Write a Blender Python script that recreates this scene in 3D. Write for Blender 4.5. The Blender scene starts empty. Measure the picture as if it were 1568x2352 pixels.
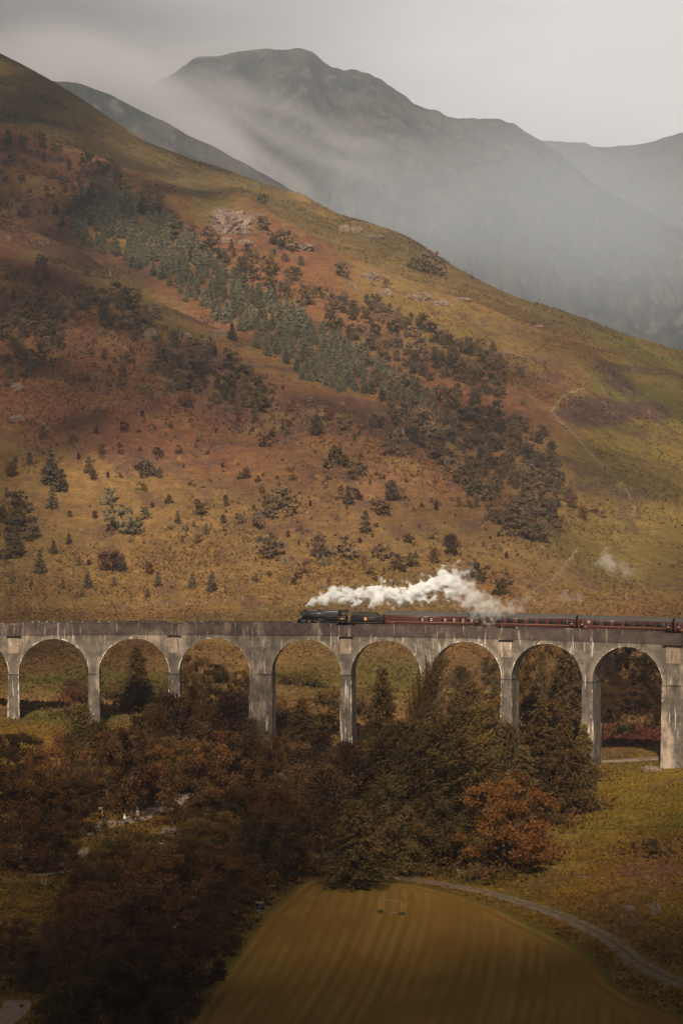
import bpy, math, random
import numpy as np
from mathutils import Vector, Matrix

random.seed(7)
RNG = np.random.default_rng(11)
SC = bpy.context.scene
COL = SC.collection

# ----------------------------------------------------------------------------
# camera, sky, sun, exposure
# ----------------------------------------------------------------------------
F, CX, HY, CAMZ = 5280.0, 784.0, 1040.0, 66.0      # focal length / principal point / horizon of the photo at 1568 px width
K = 1568.0 / 1920.0
cam_d = bpy.data.cameras.new('camera')
cam_d.sensor_fit = 'VERTICAL'
cam_d.sensor_height = 36.0
cam_d.sensor_width = 24.0
cam_d.lens = F / 2352.0 * 36.0
cam_d.shift_y = -(1176.0 - HY) / 2352.0
cam_d.clip_start = 1.0
cam_d.clip_end = 30000.0
cam = bpy.data.objects.new('camera', cam_d)
cam.location = (0, 0, CAMZ)
cam.rotation_euler = (math.radians(90), 0, 0)
COL.objects.link(cam)
SC.camera = cam

SUN_DIR = Vector((-0.07, -0.75, 0.64)).normalized()      # towards the sun: behind the camera, a little to the left
SUN_EL = math.asin(SUN_DIR.z)
SUN_ROT = math.atan2(SUN_DIR.x, SUN_DIR.y)

sun_d = bpy.data.lights.new('sun', 'SUN')
sun_d.energy = 5.0
sun_d.angle = math.radians(0.5)
sun_d.color = (1.0, 0.845, 0.645)
sun = bpy.data.objects.new('sun', sun_d)
sun.location = SUN_DIR * 4000
sun.rotation_euler = SUN_DIR.to_track_quat('Z', 'Y').to_euler()
COL.objects.link(sun)

world = bpy.data.worlds.new('World')
SC.world = world
world.use_nodes = True
wn, wl = world.node_tree.nodes, world.node_tree.links
wn.clear()


def wnode(t, **kw):
    n = wn.new(t)
    for k, v in kw.items():
        setattr(n, k, v)
    return n


sky = wnode('ShaderNodeTexSky', sky_type='NISHITA', sun_disc=False)
sky.sun_elevation = SUN_EL
sky.sun_rotation = SUN_ROT
sky.air_density = 1.0
sky.dust_density = 3.0
bg_sky = wnode('ShaderNodeBackground')
bg_sky.inputs[1].default_value = 0.05
wl.new(sky.outputs[0], bg_sky.inputs[0])
# grey-brown overcast deck, thinner and brighter towards the right of the view
tc = wnode('ShaderNodeTexCoord')
mp = wnode('ShaderNodeMapping')
mp.inputs['Scale'].default_value = (3.0, 3.0, 9.0)
wl.new(tc.outputs['Generated'], mp.inputs[0])
nz = wnode('ShaderNodeTexNoise')
nz.inputs['Scale'].default_value = 2.2
nz.inputs['Detail'].default_value = 7.0
nz.inputs['Roughness'].default_value = 0.55
wl.new(mp.outputs[0], nz.inputs['Vector'])
lobe = Vector((math.sin(math.radians(15)) * math.cos(math.radians(8.5)), math.cos(math.radians(15)) * math.cos(math.radians(8.5)), math.sin(math.radians(8.5))))
dot = wnode('ShaderNodeVectorMath', operation='DOT_PRODUCT')
wl.new(tc.outputs['Generated'], dot.inputs[0])
dot.inputs[1].default_value = lobe
mr = wnode('ShaderNodeMapRange', interpolation_type='SMOOTHSTEP')
mr.inputs['From Min'].default_value = math.radians(24)
mr.inputs['From Max'].default_value = math.radians(3)
acs = wnode('ShaderNodeMath', operation='ARCCOSINE')
wl.new(dot.outputs['Value'], acs.inputs[0])
wl.new(acs.outputs[0], mr.inputs['Value'])
nadd = wnode('ShaderNodeMath', operation='MULTIPLY_ADD')
wl.new(nz.outputs['Fac'], nadd.inputs[0])
nadd.inputs[1].default_value = 0.5
wl.new(mr.outputs[0], nadd.inputs[2])
cr = wnode('ShaderNodeValToRGB')
cr.color_ramp.elements[0].position = 0.15
cr.color_ramp.elements[0].color = (0.088, 0.076, 0.068, 1)
cr.color_ramp.elements[1].position = 1.0
cr.color_ramp.elements[1].color = (0.60, 0.563, 0.535, 1)
wl.new(nadd.outputs[0], cr.inputs[0])
bg_cloud = wnode('ShaderNodeBackground')
bg_cloud.inputs[1].default_value = 1.0
wl.new(cr.outputs[0], bg_cloud.inputs[0])
wmix = wnode('ShaderNodeMixShader')
wmix.inputs[0].default_value = 0.97
wl.new(bg_sky.outputs[0], wmix.inputs[1])
wl.new(bg_cloud.outputs[0], wmix.inputs[2])
wout = wnode('ShaderNodeOutputWorld')
wl.new(wmix.outputs[0], wout.inputs[0])

SC.view_settings.view_transform = 'Standard'
SC.view_settings.look = 'None'
SC.view_settings.exposure = 0.5
SC.view_settings.gamma = 1.0
SC.view_settings.use_curve_mapping = False
cy = SC.cycles
cy.max_bounces = 10
cy.diffuse_bounces = 2
cy.glossy_bounces = 2
cy.transmission_bounces = 4
cy.volume_bounces = 6
cy.transparent_max_bounces = 24
cy.use_denoising = True
cy.sample_clamp_indirect = 4.0
cy.use_adaptive_sampling = False
cy.adaptive_threshold = 0.015


# ----------------------------------------------------------------------------
# helpers
# ----------------------------------------------------------------------------
def _h(ix, iy, seed):
    h = (ix.astype(np.int64) * 374761393 + iy.astype(np.int64) * 668265263 + seed * 1442695041) & 0xFFFFFFFF
    h = ((h ^ (h >> 13)) * 1274126177) & 0xFFFFFFFF
    h = ((h ^ (h >> 16)) * 2246822519) & 0xFFFFFFFF
    return ((h ^ (h >> 15)) & 0xFFFFFF).astype(np.float64) / 0xFFFFFF


def vnoise(x, y, seed=0):
    x = np.asarray(x, float); y = np.asarray(y, float)
    ix, iy = np.floor(x), np.floor(y)
    fx, fy = x - ix, y - iy
    fx = fx * fx * fx * (fx * (fx * 6 - 15) + 10); fy = fy * fy * fy * (fy * (fy * 6 - 15) + 10)
    a, b = _h(ix, iy, seed), _h(ix + 1, iy, seed)
    c, d = _h(ix, iy + 1, seed), _h(ix + 1, iy + 1, seed)
    return (a + (b - a) * fx) * (1 - fy) + (c + (d - c) * fx) * fy


def fbm(x, y, scale, octs=4, seed=0, gain=0.5):
    """-1..1 fractal noise; scale = size in metres of the largest feature."""
    s, a, tot, f = 0.0, 1.0, 0.0, 1.0 / scale
    for i in range(octs):
        s = s + a * (vnoise(x * f + 17.3 * i, y * f - 9.1 * i, seed + i) * 2 - 1)
        tot += a; a *= gain; f *= 2.03
    return s / tot


def gauss1(a, sig, axis):
    r = max(1, int(sig * 3))
    k = np.exp(-0.5 * (np.arange(-r, r + 1) / sig) ** 2); k /= k.sum()
    a = np.moveaxis(a, axis, 0)
    p = np.concatenate([np.repeat(a[:1], r, 0), a, np.repeat(a[-1:], r, 0)], 0)
    out = np.zeros_like(a)
    for i, w in enumerate(k):
        out += w * p[i:i + a.shape[0]]
    return np.moveaxis(out, 0, axis)


def sstep(a, b, x):
    t = np.clip((x - a) / (b - a), 0, 1)
    return t * t * (3 - 2 * t)


def mesh_np(name, V, Fc, smooth=False):
    V = np.asarray(V, np.float32).reshape(-1, 3)
    me = bpy.data.meshes.new(name)
    blocks = Fc if isinstance(Fc, list) else [Fc]
    blocks = [np.asarray(b, np.int32) for b in blocks if len(b)]
    nl = sum(b.size for b in blocks); nf = sum(b.shape[0] for b in blocks)
    me.vertices.add(len(V)); me.vertices.foreach_set('co', V.ravel())
    me.loops.add(nl); me.polygons.add(nf)
    me.loops.foreach_set('vertex_index', np.concatenate([b.ravel() for b in blocks]))
    tot = np.concatenate([np.full(b.shape[0], b.shape[1], np.int32) for b in blocks])
    st = np.concatenate([[0], np.cumsum(tot)[:-1]]).astype(np.int32)
    me.polygons.foreach_set('loop_start', st)
    try:
        me.polygons.foreach_set('loop_total', tot)
    except Exception:
        pass
    if smooth:
        me.polygons.foreach_set('use_smooth', np.ones(nf, bool))
    me.update(calc_edges=True)
    me.validate()
    return me


def add_obj(name, me, mat=None, parent=None, **props):
    o = bpy.data.objects.new(name, me)
    COL.objects.link(o)
    if mat is not None and me is not None and len(me.materials) == 0:
        me.materials.append(mat)
    if parent is not None:
        o.parent = parent
    for k, v in props.items():
        o[k] = v
    return o


def empty(name, loc=(0, 0, 0), rz=0.0, **props):
    o = bpy.data.objects.new(name, None)
    o.empty_display_size = 0.5
    COL.objects.link(o)
    o.location = loc
    o.rotation_euler = (0, 0, rz)
    for k, v in props.items():
        o[k] = v
    return o


def copy_tree(o, parent=None):
    c = o.copy()
    COL.objects.link(c)
    if parent is not None:
        c.parent = parent
    for ch in list(o.children):
        copy_tree(ch, c)
    return c


class MB:
    """collects boxes, tubes, lathes and quads; builds one mesh"""
    def __init__(s):
        s.V, s.Q, s.T, s.n = [], [], [], 0

    def add(s, V, Q=None, T=None):
        V = np.asarray(V, float).reshape(-1, 3)
        if Q is not None and len(Q):
            s.Q.append(np.asarray(Q, int) + s.n)
        if T is not None and len(T):
            s.T.append(np.asarray(T, int) + s.n)
        s.V.append(V); s.n += len(V)
        return s

    def box(s, x0, x1, y0, y1, z0, z1, taper=1.0):
        xm, ym = (x0 + x1) / 2, (y0 + y1) / 2
        b = [[x0, y0, z0], [x1, y0, z0], [x1, y1, z0], [x0, y1, z0]]
        t = [[xm + (p[0] - xm) * taper, ym + (p[1] - ym) * taper, z1] for p in b]
        return s.add(b + t, [[3, 2, 1, 0], [4, 5, 6, 7], [0, 1, 5, 4], [1, 2, 6, 5], [2, 3, 7, 6], [3, 0, 4, 7]])

    def tube(s, pts, rad, n=6, cap=True):
        pts = np.asarray(pts, float)
        rad = np.broadcast_to(np.asarray(rad, float), (len(pts),))
        V = []
        for i, p in enumerate(pts):
            d = pts[min(i + 1, len(pts) - 1)] - pts[max(i - 1, 0)]
            d = d / (np.linalg.norm(d) + 1e-9)
            a = np.array([0, 0, 1.0]) if abs(d[2]) < 0.9 else np.array([1.0, 0, 0])
            e1 = np.cross(d, a); e1 /= np.linalg.norm(e1); e2 = np.cross(d, e1)
            for k in range(n):
                t = 2 * math.pi * k / n
                V.append(p + rad[i] * (math.cos(t) * e1 + math.sin(t) * e2))
        Q = [[i * n + k, i * n + (k + 1) % n, (i + 1) * n + (k + 1) % n, (i + 1) * n + k] for i in range(len(pts) - 1) for k in range(n)]
        T = []
        if cap:
            m = len(pts) - 1
            T = [[0, k + 1, k] for k in range(1, n - 1)] + [[m * n, m * n + k, m * n + k + 1] for k in range(1, n - 1)]
        return s.add(V, Q, T)

    def ball(s, c, r, nu=10, nv=6):
        c = np.asarray(c, float); r = np.broadcast_to(np.asarray(r, float), (3,))
        V = [[0, 0, -1]]
        for j in range(1, nv):
            a = -math.pi / 2 + math.pi * j / nv
            for i in range(nu):
                b = 2 * math.pi * i / nu
                V.append([math.cos(a) * math.cos(b), math.cos(a) * math.sin(b), math.sin(a)])
        V.append([0, 0, 1])
        Q = [[1 + (j * nu) + i, 1 + j * nu + (i + 1) % nu, 1 + (j + 1) * nu + (i + 1) % nu, 1 + (j + 1) * nu + i] for j in range(nv - 2) for i in range(nu)]
        T = [[0, 1 + (i + 1) % nu, 1 + i] for i in range(nu)] + [[len(V) - 1, len(V) - 1 - nu + i, len(V) - 1 - nu + (i + 1) % nu] for i in range(nu)]
        return s.add(np.array(V) * r + c, Q, T)

    def mesh(s, name, smooth=False):
        fs = []
        if s.Q: fs.append(np.concatenate(s.Q))
        if s.T: fs.append(np.concatenate(s.T))
        return mesh_np(name, np.concatenate(s.V), fs, smooth)

    def build(s, name, mat, parent=None, smooth=False, **props):
        return add_obj(name, s.mesh(name, smooth), mat, parent, **props)


# -------- material helpers ---------------------------------------------------
class NT:
    def __init__(s, name):
        s.m = bpy.data.materials.new(name)
        s.m.use_nodes = True
        s.n, s.l = s.m.node_tree.nodes, s.m.node_tree.links
        s.n.clear()
        s.out = s.n.new('ShaderNodeOutputMaterial')

    def node(s, t, ins=None, **kw):
        n = s.n.new(t)
        for k, v in kw.items():
            setattr(n, k, v)
        for k, v in (ins or {}).items():
            if isinstance(v, bpy.types.NodeSocket):
                s.l.new(v, n.inputs[k])
            else:
                n.inputs[k].default_value = v
        return n

    def math(s, op, a, b=0.0, c=0.0, clamp=False):
        n = s.node('ShaderNodeMath', {0: a, 1: b, 2: c}, operation=op)
        n.use_clamp = clamp
        return n.outputs[0]

    def noise(s, vec, scale, detail=4.0, rough=0.55, dist=0.0):
        return s.node('ShaderNodeTexNoise', {'Vector': vec, 'Scale': scale, 'Detail': detail, 'Roughness': rough, 'Distortion': dist}).outputs['Fac']

    def vscale(s, vec, sc, loc=(0, 0, 0), rot=(0, 0, 0)):
        return s.node('ShaderNodeMapping', {'Vector': vec, 'Scale': sc, 'Location': loc, 'Rotation': rot}).outputs[0]

    def ramp(s, fac, stops, interp='LINEAR'):
        n = s.node('ShaderNodeValToRGB', {0: fac})
        n.color_ramp.interpolation = interp
        e = n.color_ramp.elements
        while len(e) < len(stops):
            e.new(0.5)
        for i, (p, c) in enumerate(stops):
            e[i].position = p
            e[i].color = tuple(c) + (1,) if len(c) == 3 else c
        return n.outputs[0]

    def rng(s, val, a, b, c=0.0, d=1.0, smooth=True):
        return s.node('ShaderNodeMapRange', {'Value': val, 'From Min': a, 'From Max': b, 'To Min': c, 'To Max': d}, interpolation_type='SMOOTHSTEP' if smooth else 'LINEAR').outputs[0]

    def mix(s, fac, a, b, mode='MIX'):
        n = s.node('ShaderNodeMix', data_type='RGBA', blend_type=mode)
        for k, v in ((0, fac), (6, a), (7, b)):
            if isinstance(v, bpy.types.NodeSocket):
                s.l.new(v, n.inputs[k])
            else:
                n.inputs[k].default_value = (tuple(v) + (1,) if (k > 0 and len(v) == 3) else v)
        return n.outputs[2]

    def surf(s, sh):
        s.l.new(sh, s.out.inputs['Surface'])
        return s.m

    def principled(s, col, rough=0.8, bump=None, bstr=0.3, bdist=0.05, metallic=0.0, spec=0.3, **kw):
        p = s.node('ShaderNodeBsdfPrincipled', {'Base Color': tuple(col) + (1,) if isinstance(col, (tuple, list)) and len(col) == 3 else col, 'Roughness': rough, 'Metallic': metallic, 'Specular IOR Level': spec})
        for k, v in kw.items():
            p.inputs[k].default_value = v
        if bump is not None:
            b = s.node('ShaderNodeBump', {'Height': bump, 'Strength': bstr, 'Distance': bdist})
            s.l.new(b.outputs[0], p.inputs['Normal'])
        return s.surf(p.outputs[0])

    def diffuse(s, col, bump=None, bstr=0.5, bdist=0.3):
        p = s.node('ShaderNodeBsdfDiffuse', {'Color': tuple(col) + (1,) if isinstance(col, (tuple, list)) and len(col) == 3 else col})
        if bump is not None:
            b = s.node('ShaderNodeBump', {'Height': bump, 'Strength': bstr, 'Distance': bdist})
            s.l.new(b.outputs[0], p.inputs['Normal'])
        return s.surf(p.outputs[0])

    def obj(s):
        return s.node('ShaderNodeTexCoord').outputs['Object']

    def pos(s):
        return s.node('ShaderNodeNewGeometry').outputs['Position']

    def rnd(s):
        return s.node('ShaderNodeObjectInfo').outputs['Random']

    def attr(s, name):
        return s.node('ShaderNodeAttribute', attribute_name=name)


def mat_plain(name, col, rough=0.6, var=0.25, scale=3.0, metallic=0.0, spec=0.3):
    t = NT(name)
    o = t.obj()
    n = t.noise(o, scale, 4)
    c = t.mix(n, tuple(x * (1 - var) for x in col), tuple(min(1, x * (1 + var)) for x in col))
    return t.principled(c, rough, metallic=metallic, spec=spec)


def mat_leaf(name, dark, light, warm=None, scale=0.35, transl=0.25):
    """leaf clumps: colour varies inside the crown, from clump to clump and from tree to tree"""
    t = NT(name)
    o, r = t.obj(), t.rnd()
    off = t.node('ShaderNodeVectorMath', {0: o, 1: t.node('ShaderNodeCombineXYZ', {0: t.math('MULTIPLY', r, 37.0), 1: t.math('MULTIPLY', r, 91.0), 2: r}).outputs[0]}, operation='ADD').outputs[0]
    n1 = t.noise(off, scale, 3, 0.6)
    n2 = t.noise(off, scale * 9, 2, 0.6)
    f = t.math('ADD', t.math('MULTIPLY', n1, 0.6), t.math('MULTIPLY', n2, 0.5))
    c = t.mix(t.rng(f, 0.38, 0.72), dark, light)
    if warm is not None:
        c = t.mix(t.rng(t.math('ADD', t.noise(off, scale * 1.7, 3), t.math('MULTIPLY', r, 0.22)), 0.55, 0.78), c, warm)
    hs = t.node('ShaderNodeHueSaturation', {'Color': c, 'Value': t.rng(r, 0, 1, 0.68, 1.40, False), 'Hue': t.rng(t.math('FRACT', t.math('MULTIPLY', r, 7.31)), 0, 1, 0.488, 0.512, False)})
    d = t.node('ShaderNodeBsdfDiffuse', {'Color': hs.outputs[0]})
    tr = t.node('ShaderNodeBsdfTranslucent', {'Color': hs.outputs[0]})
    m = t.node('ShaderNodeMixShader', {0: transl, 1: d.outputs[0], 2: tr.outputs[0]})
    return t.surf(m.outputs[0])


# ----------------------------------------------------------------------------
# terrain: one sheet of valley floor, spur, gully and upper hill
# ----------------------------------------------------------------------------
def zv(v, Y):
    return CAMZ - (np.asarray(v, float) - HY) / F * np.asarray(Y, float)


US = np.concatenate([np.arange(-760, -60, 16), np.arange(-60, 1630, 4.5), np.arange(1630, 2320, 16)]).astype(float)
YR = np.concatenate([np.arange(40, 250, 6), np.arange(250, 400, 1.0), np.arange(400, 560, 1.4), np.arange(560, 1000, 2.4), np.arange(1000, 1900, 3.0), np.arange(1900, 2500, 12)])


def ku(knots):
    k = np.array(knots, float)
    a = np.interp(US, k[:, 0], k[:, 1])
    return gauss1(a, 5, 0)


def const(x):
    return np.full(len(US), float(x))


Uk = [-400, 0, 200, 400, 600, 800, 1000, 1200, 1400, 1568, 2000]
curves = []          # (Y(u), z(u))
curves.append((const(0), const(0)))
curves.append((const(270), ku(list(zip(Uk, [2, 0, 0, 0, 0, 0, 0, 0, .8, 2, 5])))))
curves.append((const(360), ku(list(zip(Uk, [3, 1, 0, -1, 0, 0, 0, .4, 1.6, 2.5, 6])))))
curves.append((const(430), ku(list(zip(Uk, [4, 1, 0, -1.5, -2, -1.5, -.5, 1, 2.2, 3, 7])))))
curves.append((const(472), ku(list(zip(Uk, [11, 9.6, 6.5, 2, 0, -.5, 0, 1, 2.0, 2.6, 7])))))
curves.append((const(486), ku(list(zip(Uk, [12, 10.2, 8.2, 5.5, 3, 1, .8, 1, 2.2, 2.6, 7])))))
curves.append((const(516), ku(list(zip(Uk, [12.5, 11, 10, 8, 6, 3.5, 2.5, 2.5, 3, 4, 8])))))
curves.append((const(620), ku(list(zip(Uk, [13, 12, 12, 11.5, 10.5, 9, 7.5, 6, 5.5, 6, 10])))))
Y6 = const(750)
z6 = ku([(-400, 15), (0, 14.4), (400, 14.2), (700, 15.5), (1000, 14), (1200, 13), (1400, 11), (1568, 10.5), (2000, 14)])
curves.append((Y6, z6))
Yc = ku([(-400, 1400), (0, 1250), (230, 1200), (480, 1120), (640, 1070), (850, 1000), (1020, 950), (1200, 895), (1300, 875), (1400, 900), (1568, 930), (2000, 960)])
vc = ku([(-400, 330), (0, 495), (230, 592), (480, 742), (640, 815), (850, 905), (1020, 1035), (1200, 1160), (1300, 1230), (1400, 1262), (1568, 1270), (2000, 1280)])
zc = zv(vc, Yc)
bulge = ku([(-400, 10), (0, 12), (600, 10), (1000, 7), (1250, 3), (1400, -2), (1568, -2), (2000, -2)])
curves.append((Y6 + (Yc - Y6) * .35, z6 + (zc - z6) * .35 + bulge * .6))
curves.append((Y6 + (Yc - Y6) * .7, z6 + (zc - z6) * .7 + bulge))
curves.append((Yc, zc))
Y2 = ku([(-400, 1650), (0, 1530), (230, 1480), (540, 1420), (780, 1360), (1000, 1310), (1300, 1260), (1568, 1300), (2000, 1330)])
v2 = ku([(-400, 150), (0, 262), (120, 318), (230, 360), (330, 402), (430, 432), (500, 452), (535, 440), (570, 448), (620, 490), (700, 530), (780, 570), (900, 622), (1000, 660), (1100, 700), (1200, 745), (1300, 785), (1400, 820), (1568, 870), (2000, 960)])
z2 = zv(v2, Y2)
gd = ku([(-400, 10), (0, 9), (480, 10), (800, 8), (1100, 7), (1250, 2), (1350, 0), (1568, 0), (2000, 0)])
gfrac = ku([(-400, .12), (900, .12), (1250, .15), (1400, .3), (2000, .3)])
curves.append((Yc + 55, zc - gd + (z2 - zc) * gfrac * .3))
curves.append((Yc + (Y2 - Yc) * .55, zc + (z2 - zc) * .50))
curves.append((Y2, z2))
curves.append((Y2 + 60, z2 - ku([(-400, 6), (0, 6), (480, 9), (600, 6), (800, 4), (1200, 1), (2000, 1)]) + 4))
Y3 = ku([(-400, 2000), (0, 1880), (330, 1780), (600, 1680), (800, 1600), (1000, 1520), (1300, 1450), (1568, 1480), (2000, 1500)])
v3 = ku([(-400, -60), (0, 122), (60, 155), (120, 190), (230, 258), (330, 328), (430, 368), (520, 398), (640, 438), (670, 438), (710, 455), (770, 495), (830, 512), (900, 530), (950, 556), (1010, 598), (1080, 638), (1180, 688), (1300, 722), (1400, 764), (1500, 795), (1568, 812), (2000, 930)])
z3 = zv(v3, Y3) + 3.0
curves.append((Y3, z3))
curves.append((Y3 + 130, z3 - 12))
curves.append((Y3 + 420, z3 - 130))
curves.append((const(2700), z3 - 260))
CY = np.array([c[0] for c in curves]); CZ = np.array([c[1] for c in curves])
ZG = np.zeros((len(YR), len(US)))
for j in range(len(US)):
    ZG[:, j] = np.interp(YR, CY[:, j], CZ[:, j])
ZG = gauss1(ZG, 4.0, 0)
UU, YY = np.meshgrid(US, YR)
XX = (UU - CX) / F * YY
hillw = sstep(720, 900, YY)
flat = 1 - sstep(440, 640, YY)
damp = 1 - 0.75 * np.exp(-((YY - Y3[None, :]) / 60) ** 2) * 1.0
ZG += hillw * damp * (5.5 * fbm(XX, YY, 130, 4, 3) + 2.2 * fbm(XX, YY * 0.8, 34, 3, 9) + 0.9 * fbm(XX, YY, 9, 3, 21))
ZG += (1 - hillw) * sstep(500, 640, YY) * (0.9 * fbm(XX, YY, 40, 4, 5) + 0.25 * fbm(XX, YY, 6, 2, 6))
rightmeadow = sstep(1250, 1500, UU) * sstep(300, 340, YY)
ZG += flat * (0.10 * fbm(XX, YY, 12, 3, 8) + rightmeadow * 0.9 * fbm(XX, YY, 28, 3, 31))


def ground(X, Y):
    X = np.asarray(X, float); Y = np.asarray(Y, float)
    u = X / np.maximum(Y, 1) * F + CX
    fi = np.interp(Y, YR, np.arange(len(YR))); fj = np.interp(u, US, np.arange(len(US)))
    i = np.clip(fi.astype(int), 0, len(YR) - 2); j = np.clip(fj.astype(int), 0, len(US) - 2)
    a, b = fi - i, fj - j
    return (ZG[i, j] * (1 - a) + ZG[i + 1, j] * a) * (1 - b) + (ZG[i, j + 1] * (1 - a) + ZG[i + 1, j + 1] * a) * b


VG = HY + (CAMZ - ZG) / YY * F


def at(u, v, ymin=200.0, ymax=2400.0):
    """ground point seen at photo position (u, v), 1568-px scale"""
    j = int(round(np.interp(u, US, np.arange(len(US)))))
    col = VG[:, j]
    ok = np.where((col <= v) & (YR >= ymin) & (YR <= ymax))[0]
    i = ok[0] if len(ok) else len(YR) - 60
    if i > 0 and col[i - 1] != col[i]:
        t = np.clip((v - col[i - 1]) / (col[i] - col[i - 1]), 0, 1)
        Y = YR[i - 1] + t * (YR[i] - YR[i - 1])
    else:
        Y = YR[i]
    X = (u - CX) / F * Y
    return float(X), float(Y), float(ground(X, Y))


def ats(us, vs, **kw):
    return at(us * K, vs * K, **kw)


# vegetation colour of the sheet (grass, bracken, heather); no light in it
def blob(u0, v0, ru, rv, soft=0.5, ang=0.0):
    du, dv = UU - u0, VG - v0
    c, s = math.cos(math.radians(ang)), math.sin(math.radians(ang))
    a, b = (du * c + dv * s) / ru, (-du * s + dv * c) / rv
    return 1 - sstep(1 - soft, 1 + soft, np.sqrt(a * a + b * b) + 0.35 * NB)


NB = fbm(XX, YY, 60, 4, 40)
N2 = fbm(XX, YY, 25, 4, 44)
N3 = fbm(XX, YY, 140, 3, 47)
GRASS = np.array([.185, .112, .045]); OLIVE = np.array([.125, .092, .036]); BRACK = np.array([.165, .072, .038])
HEATH = np.array([.085, .050, .042]); GREEN = np.array([.070, .085, .020]); PALE = np.array([.24, .155, .055])
C = np.zeros(ZG.shape + (3,)) + GRASS


def lay(w, col):
    global C
    w = np.clip(w, 0, 1)[..., None]
    C = C * (1 - w) + np.asarray(col) * w


lay(sstep(-.2, .5, N3) * hillw * .8, OLIVE)
hillbase = sstep(0, 1, (YY - 800) / 100) * (1 - sstep(1180, 1380, UU + 0.25 * (VG - 1200)))
lay(hillbase * sstep(-.35, .35, N3 + .5 * NB + .15) * .85, BRACK)
lay(hillbase * sstep(.05, .4, NB - .3 * N3) * .7, HEATH)
lay(hillbase * sstep(.15, .45, N2 - .2 * NB) * .75, GRASS)
lay(blob(300, 1120, 330, 60, .6, 14) * .8, GRASS * 1.1)
lay(blob(420, 1190, 420, 60, .6, 8) * .7, GRASS)
lay(blob(760, 1150, 160, 100, .6) * .6, (.16, .085, .045))
lay(blob(300, 680, 170, 45, .5, 28) * .75, OLIVE)
lay(blob(120, 560, 140, 60, .5, 28) * .7, HEATH)
lay(blob(250, 950, 260, 90, .5, 10) * .7, BRACK)
lay(blob(700, 570, 260, 60, .5, 30) * .85, BRACK * 1.15)
lay(blob(560, 600, 120, 40, .5, 30) * .8, BRACK * 1.1)
lay(blob(700, 480, 300, 40, .6, 24) * .8, OLIVE * 1.25)
lay(blob(1050, 740, 280, 60, .6, 24) * .8, np.array([.165, .118, .040]))
lay(blob(480, 470, 90, 45, .5, 30) * .8, np.array([.12, .10, .034]))
lay(blob(390, 450, 50, 26, .4, 20) * .85, BRACK * .8)
lay(blob(900, 640, 150, 60, .5, 30) * .6, PALE)
lay(sstep(40, 120, YY - Y2[None, :]) * .9, OLIVE * .95)
lay(sstep(-15, 30, YY - Y2[None, :]) * (1 - sstep(50, 110, YY - Y2[None, :])) * (UU < 1000) * .8, OLIVE * 1.15)
lay(blob(720, 470, 70, 20, .4, 28) * .8, PALE)
rslope = sstep(1180, 1380, UU + 0.25 * (VG - 1200)) * sstep(800, 900, YY)
lay(rslope * .9, np.array([.165, .118, .036]))
lay(rslope * sstep(0, .5, NB) * .6, GREEN * 1.2)
lay(blob(1375, 945, 85, 38, .3, 0) * .95, HEATH)
lay(blob(1490, 940, 70, 26, .3, 8) * .9, HEATH)
lay(blob(1420, 880, 70, 22, .3, 35) * .9, HEATH * 1.05)
lay(blob(1460, 850, 60, 8, .4, 8) * .7, HEATH)
lay(blob(1220, 825, 90, 8, .5, 10) * .6, HEATH)
lay(blob(1420, 1130, 130, 14, .5, 8) * .6, HEATH)
# flat meadow behind the viaduct
mead = sstep(500, 540, YY) * (1 - sstep(760, 860, YY))
lay(mead, GRASS * .95)
lay(mead * sstep(.1, .5, NB) * .6, OLIVE)
lay(mead * sstep(.2, .5, N2) * .5, np.array([.16, .075, .03]))
lay(blob(230, 1570, 200, 26, .5) * .7, GREEN)
lay(blob(850, 1560, 200, 60, .5) * .7, np.array([.08, .075, .022]))
lay(blob(1430, 1690, 100, 26, .4) * .95, np.array([.085, .022, .018]))
lay(blob(150, 1650, 160, 18, .5) * .8, GREEN)
# valley floor
near = 1 - sstep(470, 500, YY)
lay(near, np.array([.145, .086, .018]))
lay(near * sstep(-.1, .5, N2) * .8, np.array([.085, .075, .016]))
lay(near * sstep(.1, .5, NB) * .6, np.array([.14, .062, .018]))
lay(near * sstep(.25, .5, fbm(XX, YY, 9, 3, 52)) * .6, np.array([.16, .10, .03]))
lay(near * sstep(1200, 1350, UU) * sstep(375, 410, YY) * .75, np.array([.165, .118, .022]))
for (pu, pv) in []:
    pass


def seg_dist(pts):
    d = np.full(UU.shape, 1e9)
    for (x0, y0), (x1, y1) in zip(pts[:-1], pts[1:]):
        dx, dy = x1 - x0, y1 - y0
        t = np.clip(((UU - x0) * dx + (VG - y0) * dy) / (dx * dx + dy * dy), 0, 1)
        d = np.minimum(d, np.hypot(UU - x0 - t * dx, VG - y0 - t * dy))
    return d


for pts in ([(1265, 945), (1320, 1000), (1390, 1080), (1440, 1130), (1458, 1185)], [(1320, 1270), (1285, 1320), (1240, 1360), (1180, 1385)], [(1265, 945), (1290, 910), (1340, 890)]):
    lay((1 - sstep(1.2, 4, seg_dist(pts) + N2 * 1.2)) * hillw * .75, np.array([.27, .225, .125]))
# gravelly wash by the right pier
nr, nc = ZG.shape
idx = np.arange(nr * nc).reshape(nr, nc)
Fq = np.stack([idx[:-1, :-1], idx[:-1, 1:], idx[1:, 1:], idx[1:, :-1]], -1).reshape(-1, 4)
me_t = mesh_np('ground', np.stack([XX, YY, ZG], -1).reshape(-1, 3), Fq, True)
ca = me_t.attributes.new('veg', 'FLOAT_COLOR', 'POINT')
ca.data.foreach_set('color', np.concatenate([C.reshape(-1, 3), np.ones((nr * nc, 1))], 1).astype(np.float32).ravel())


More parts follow.
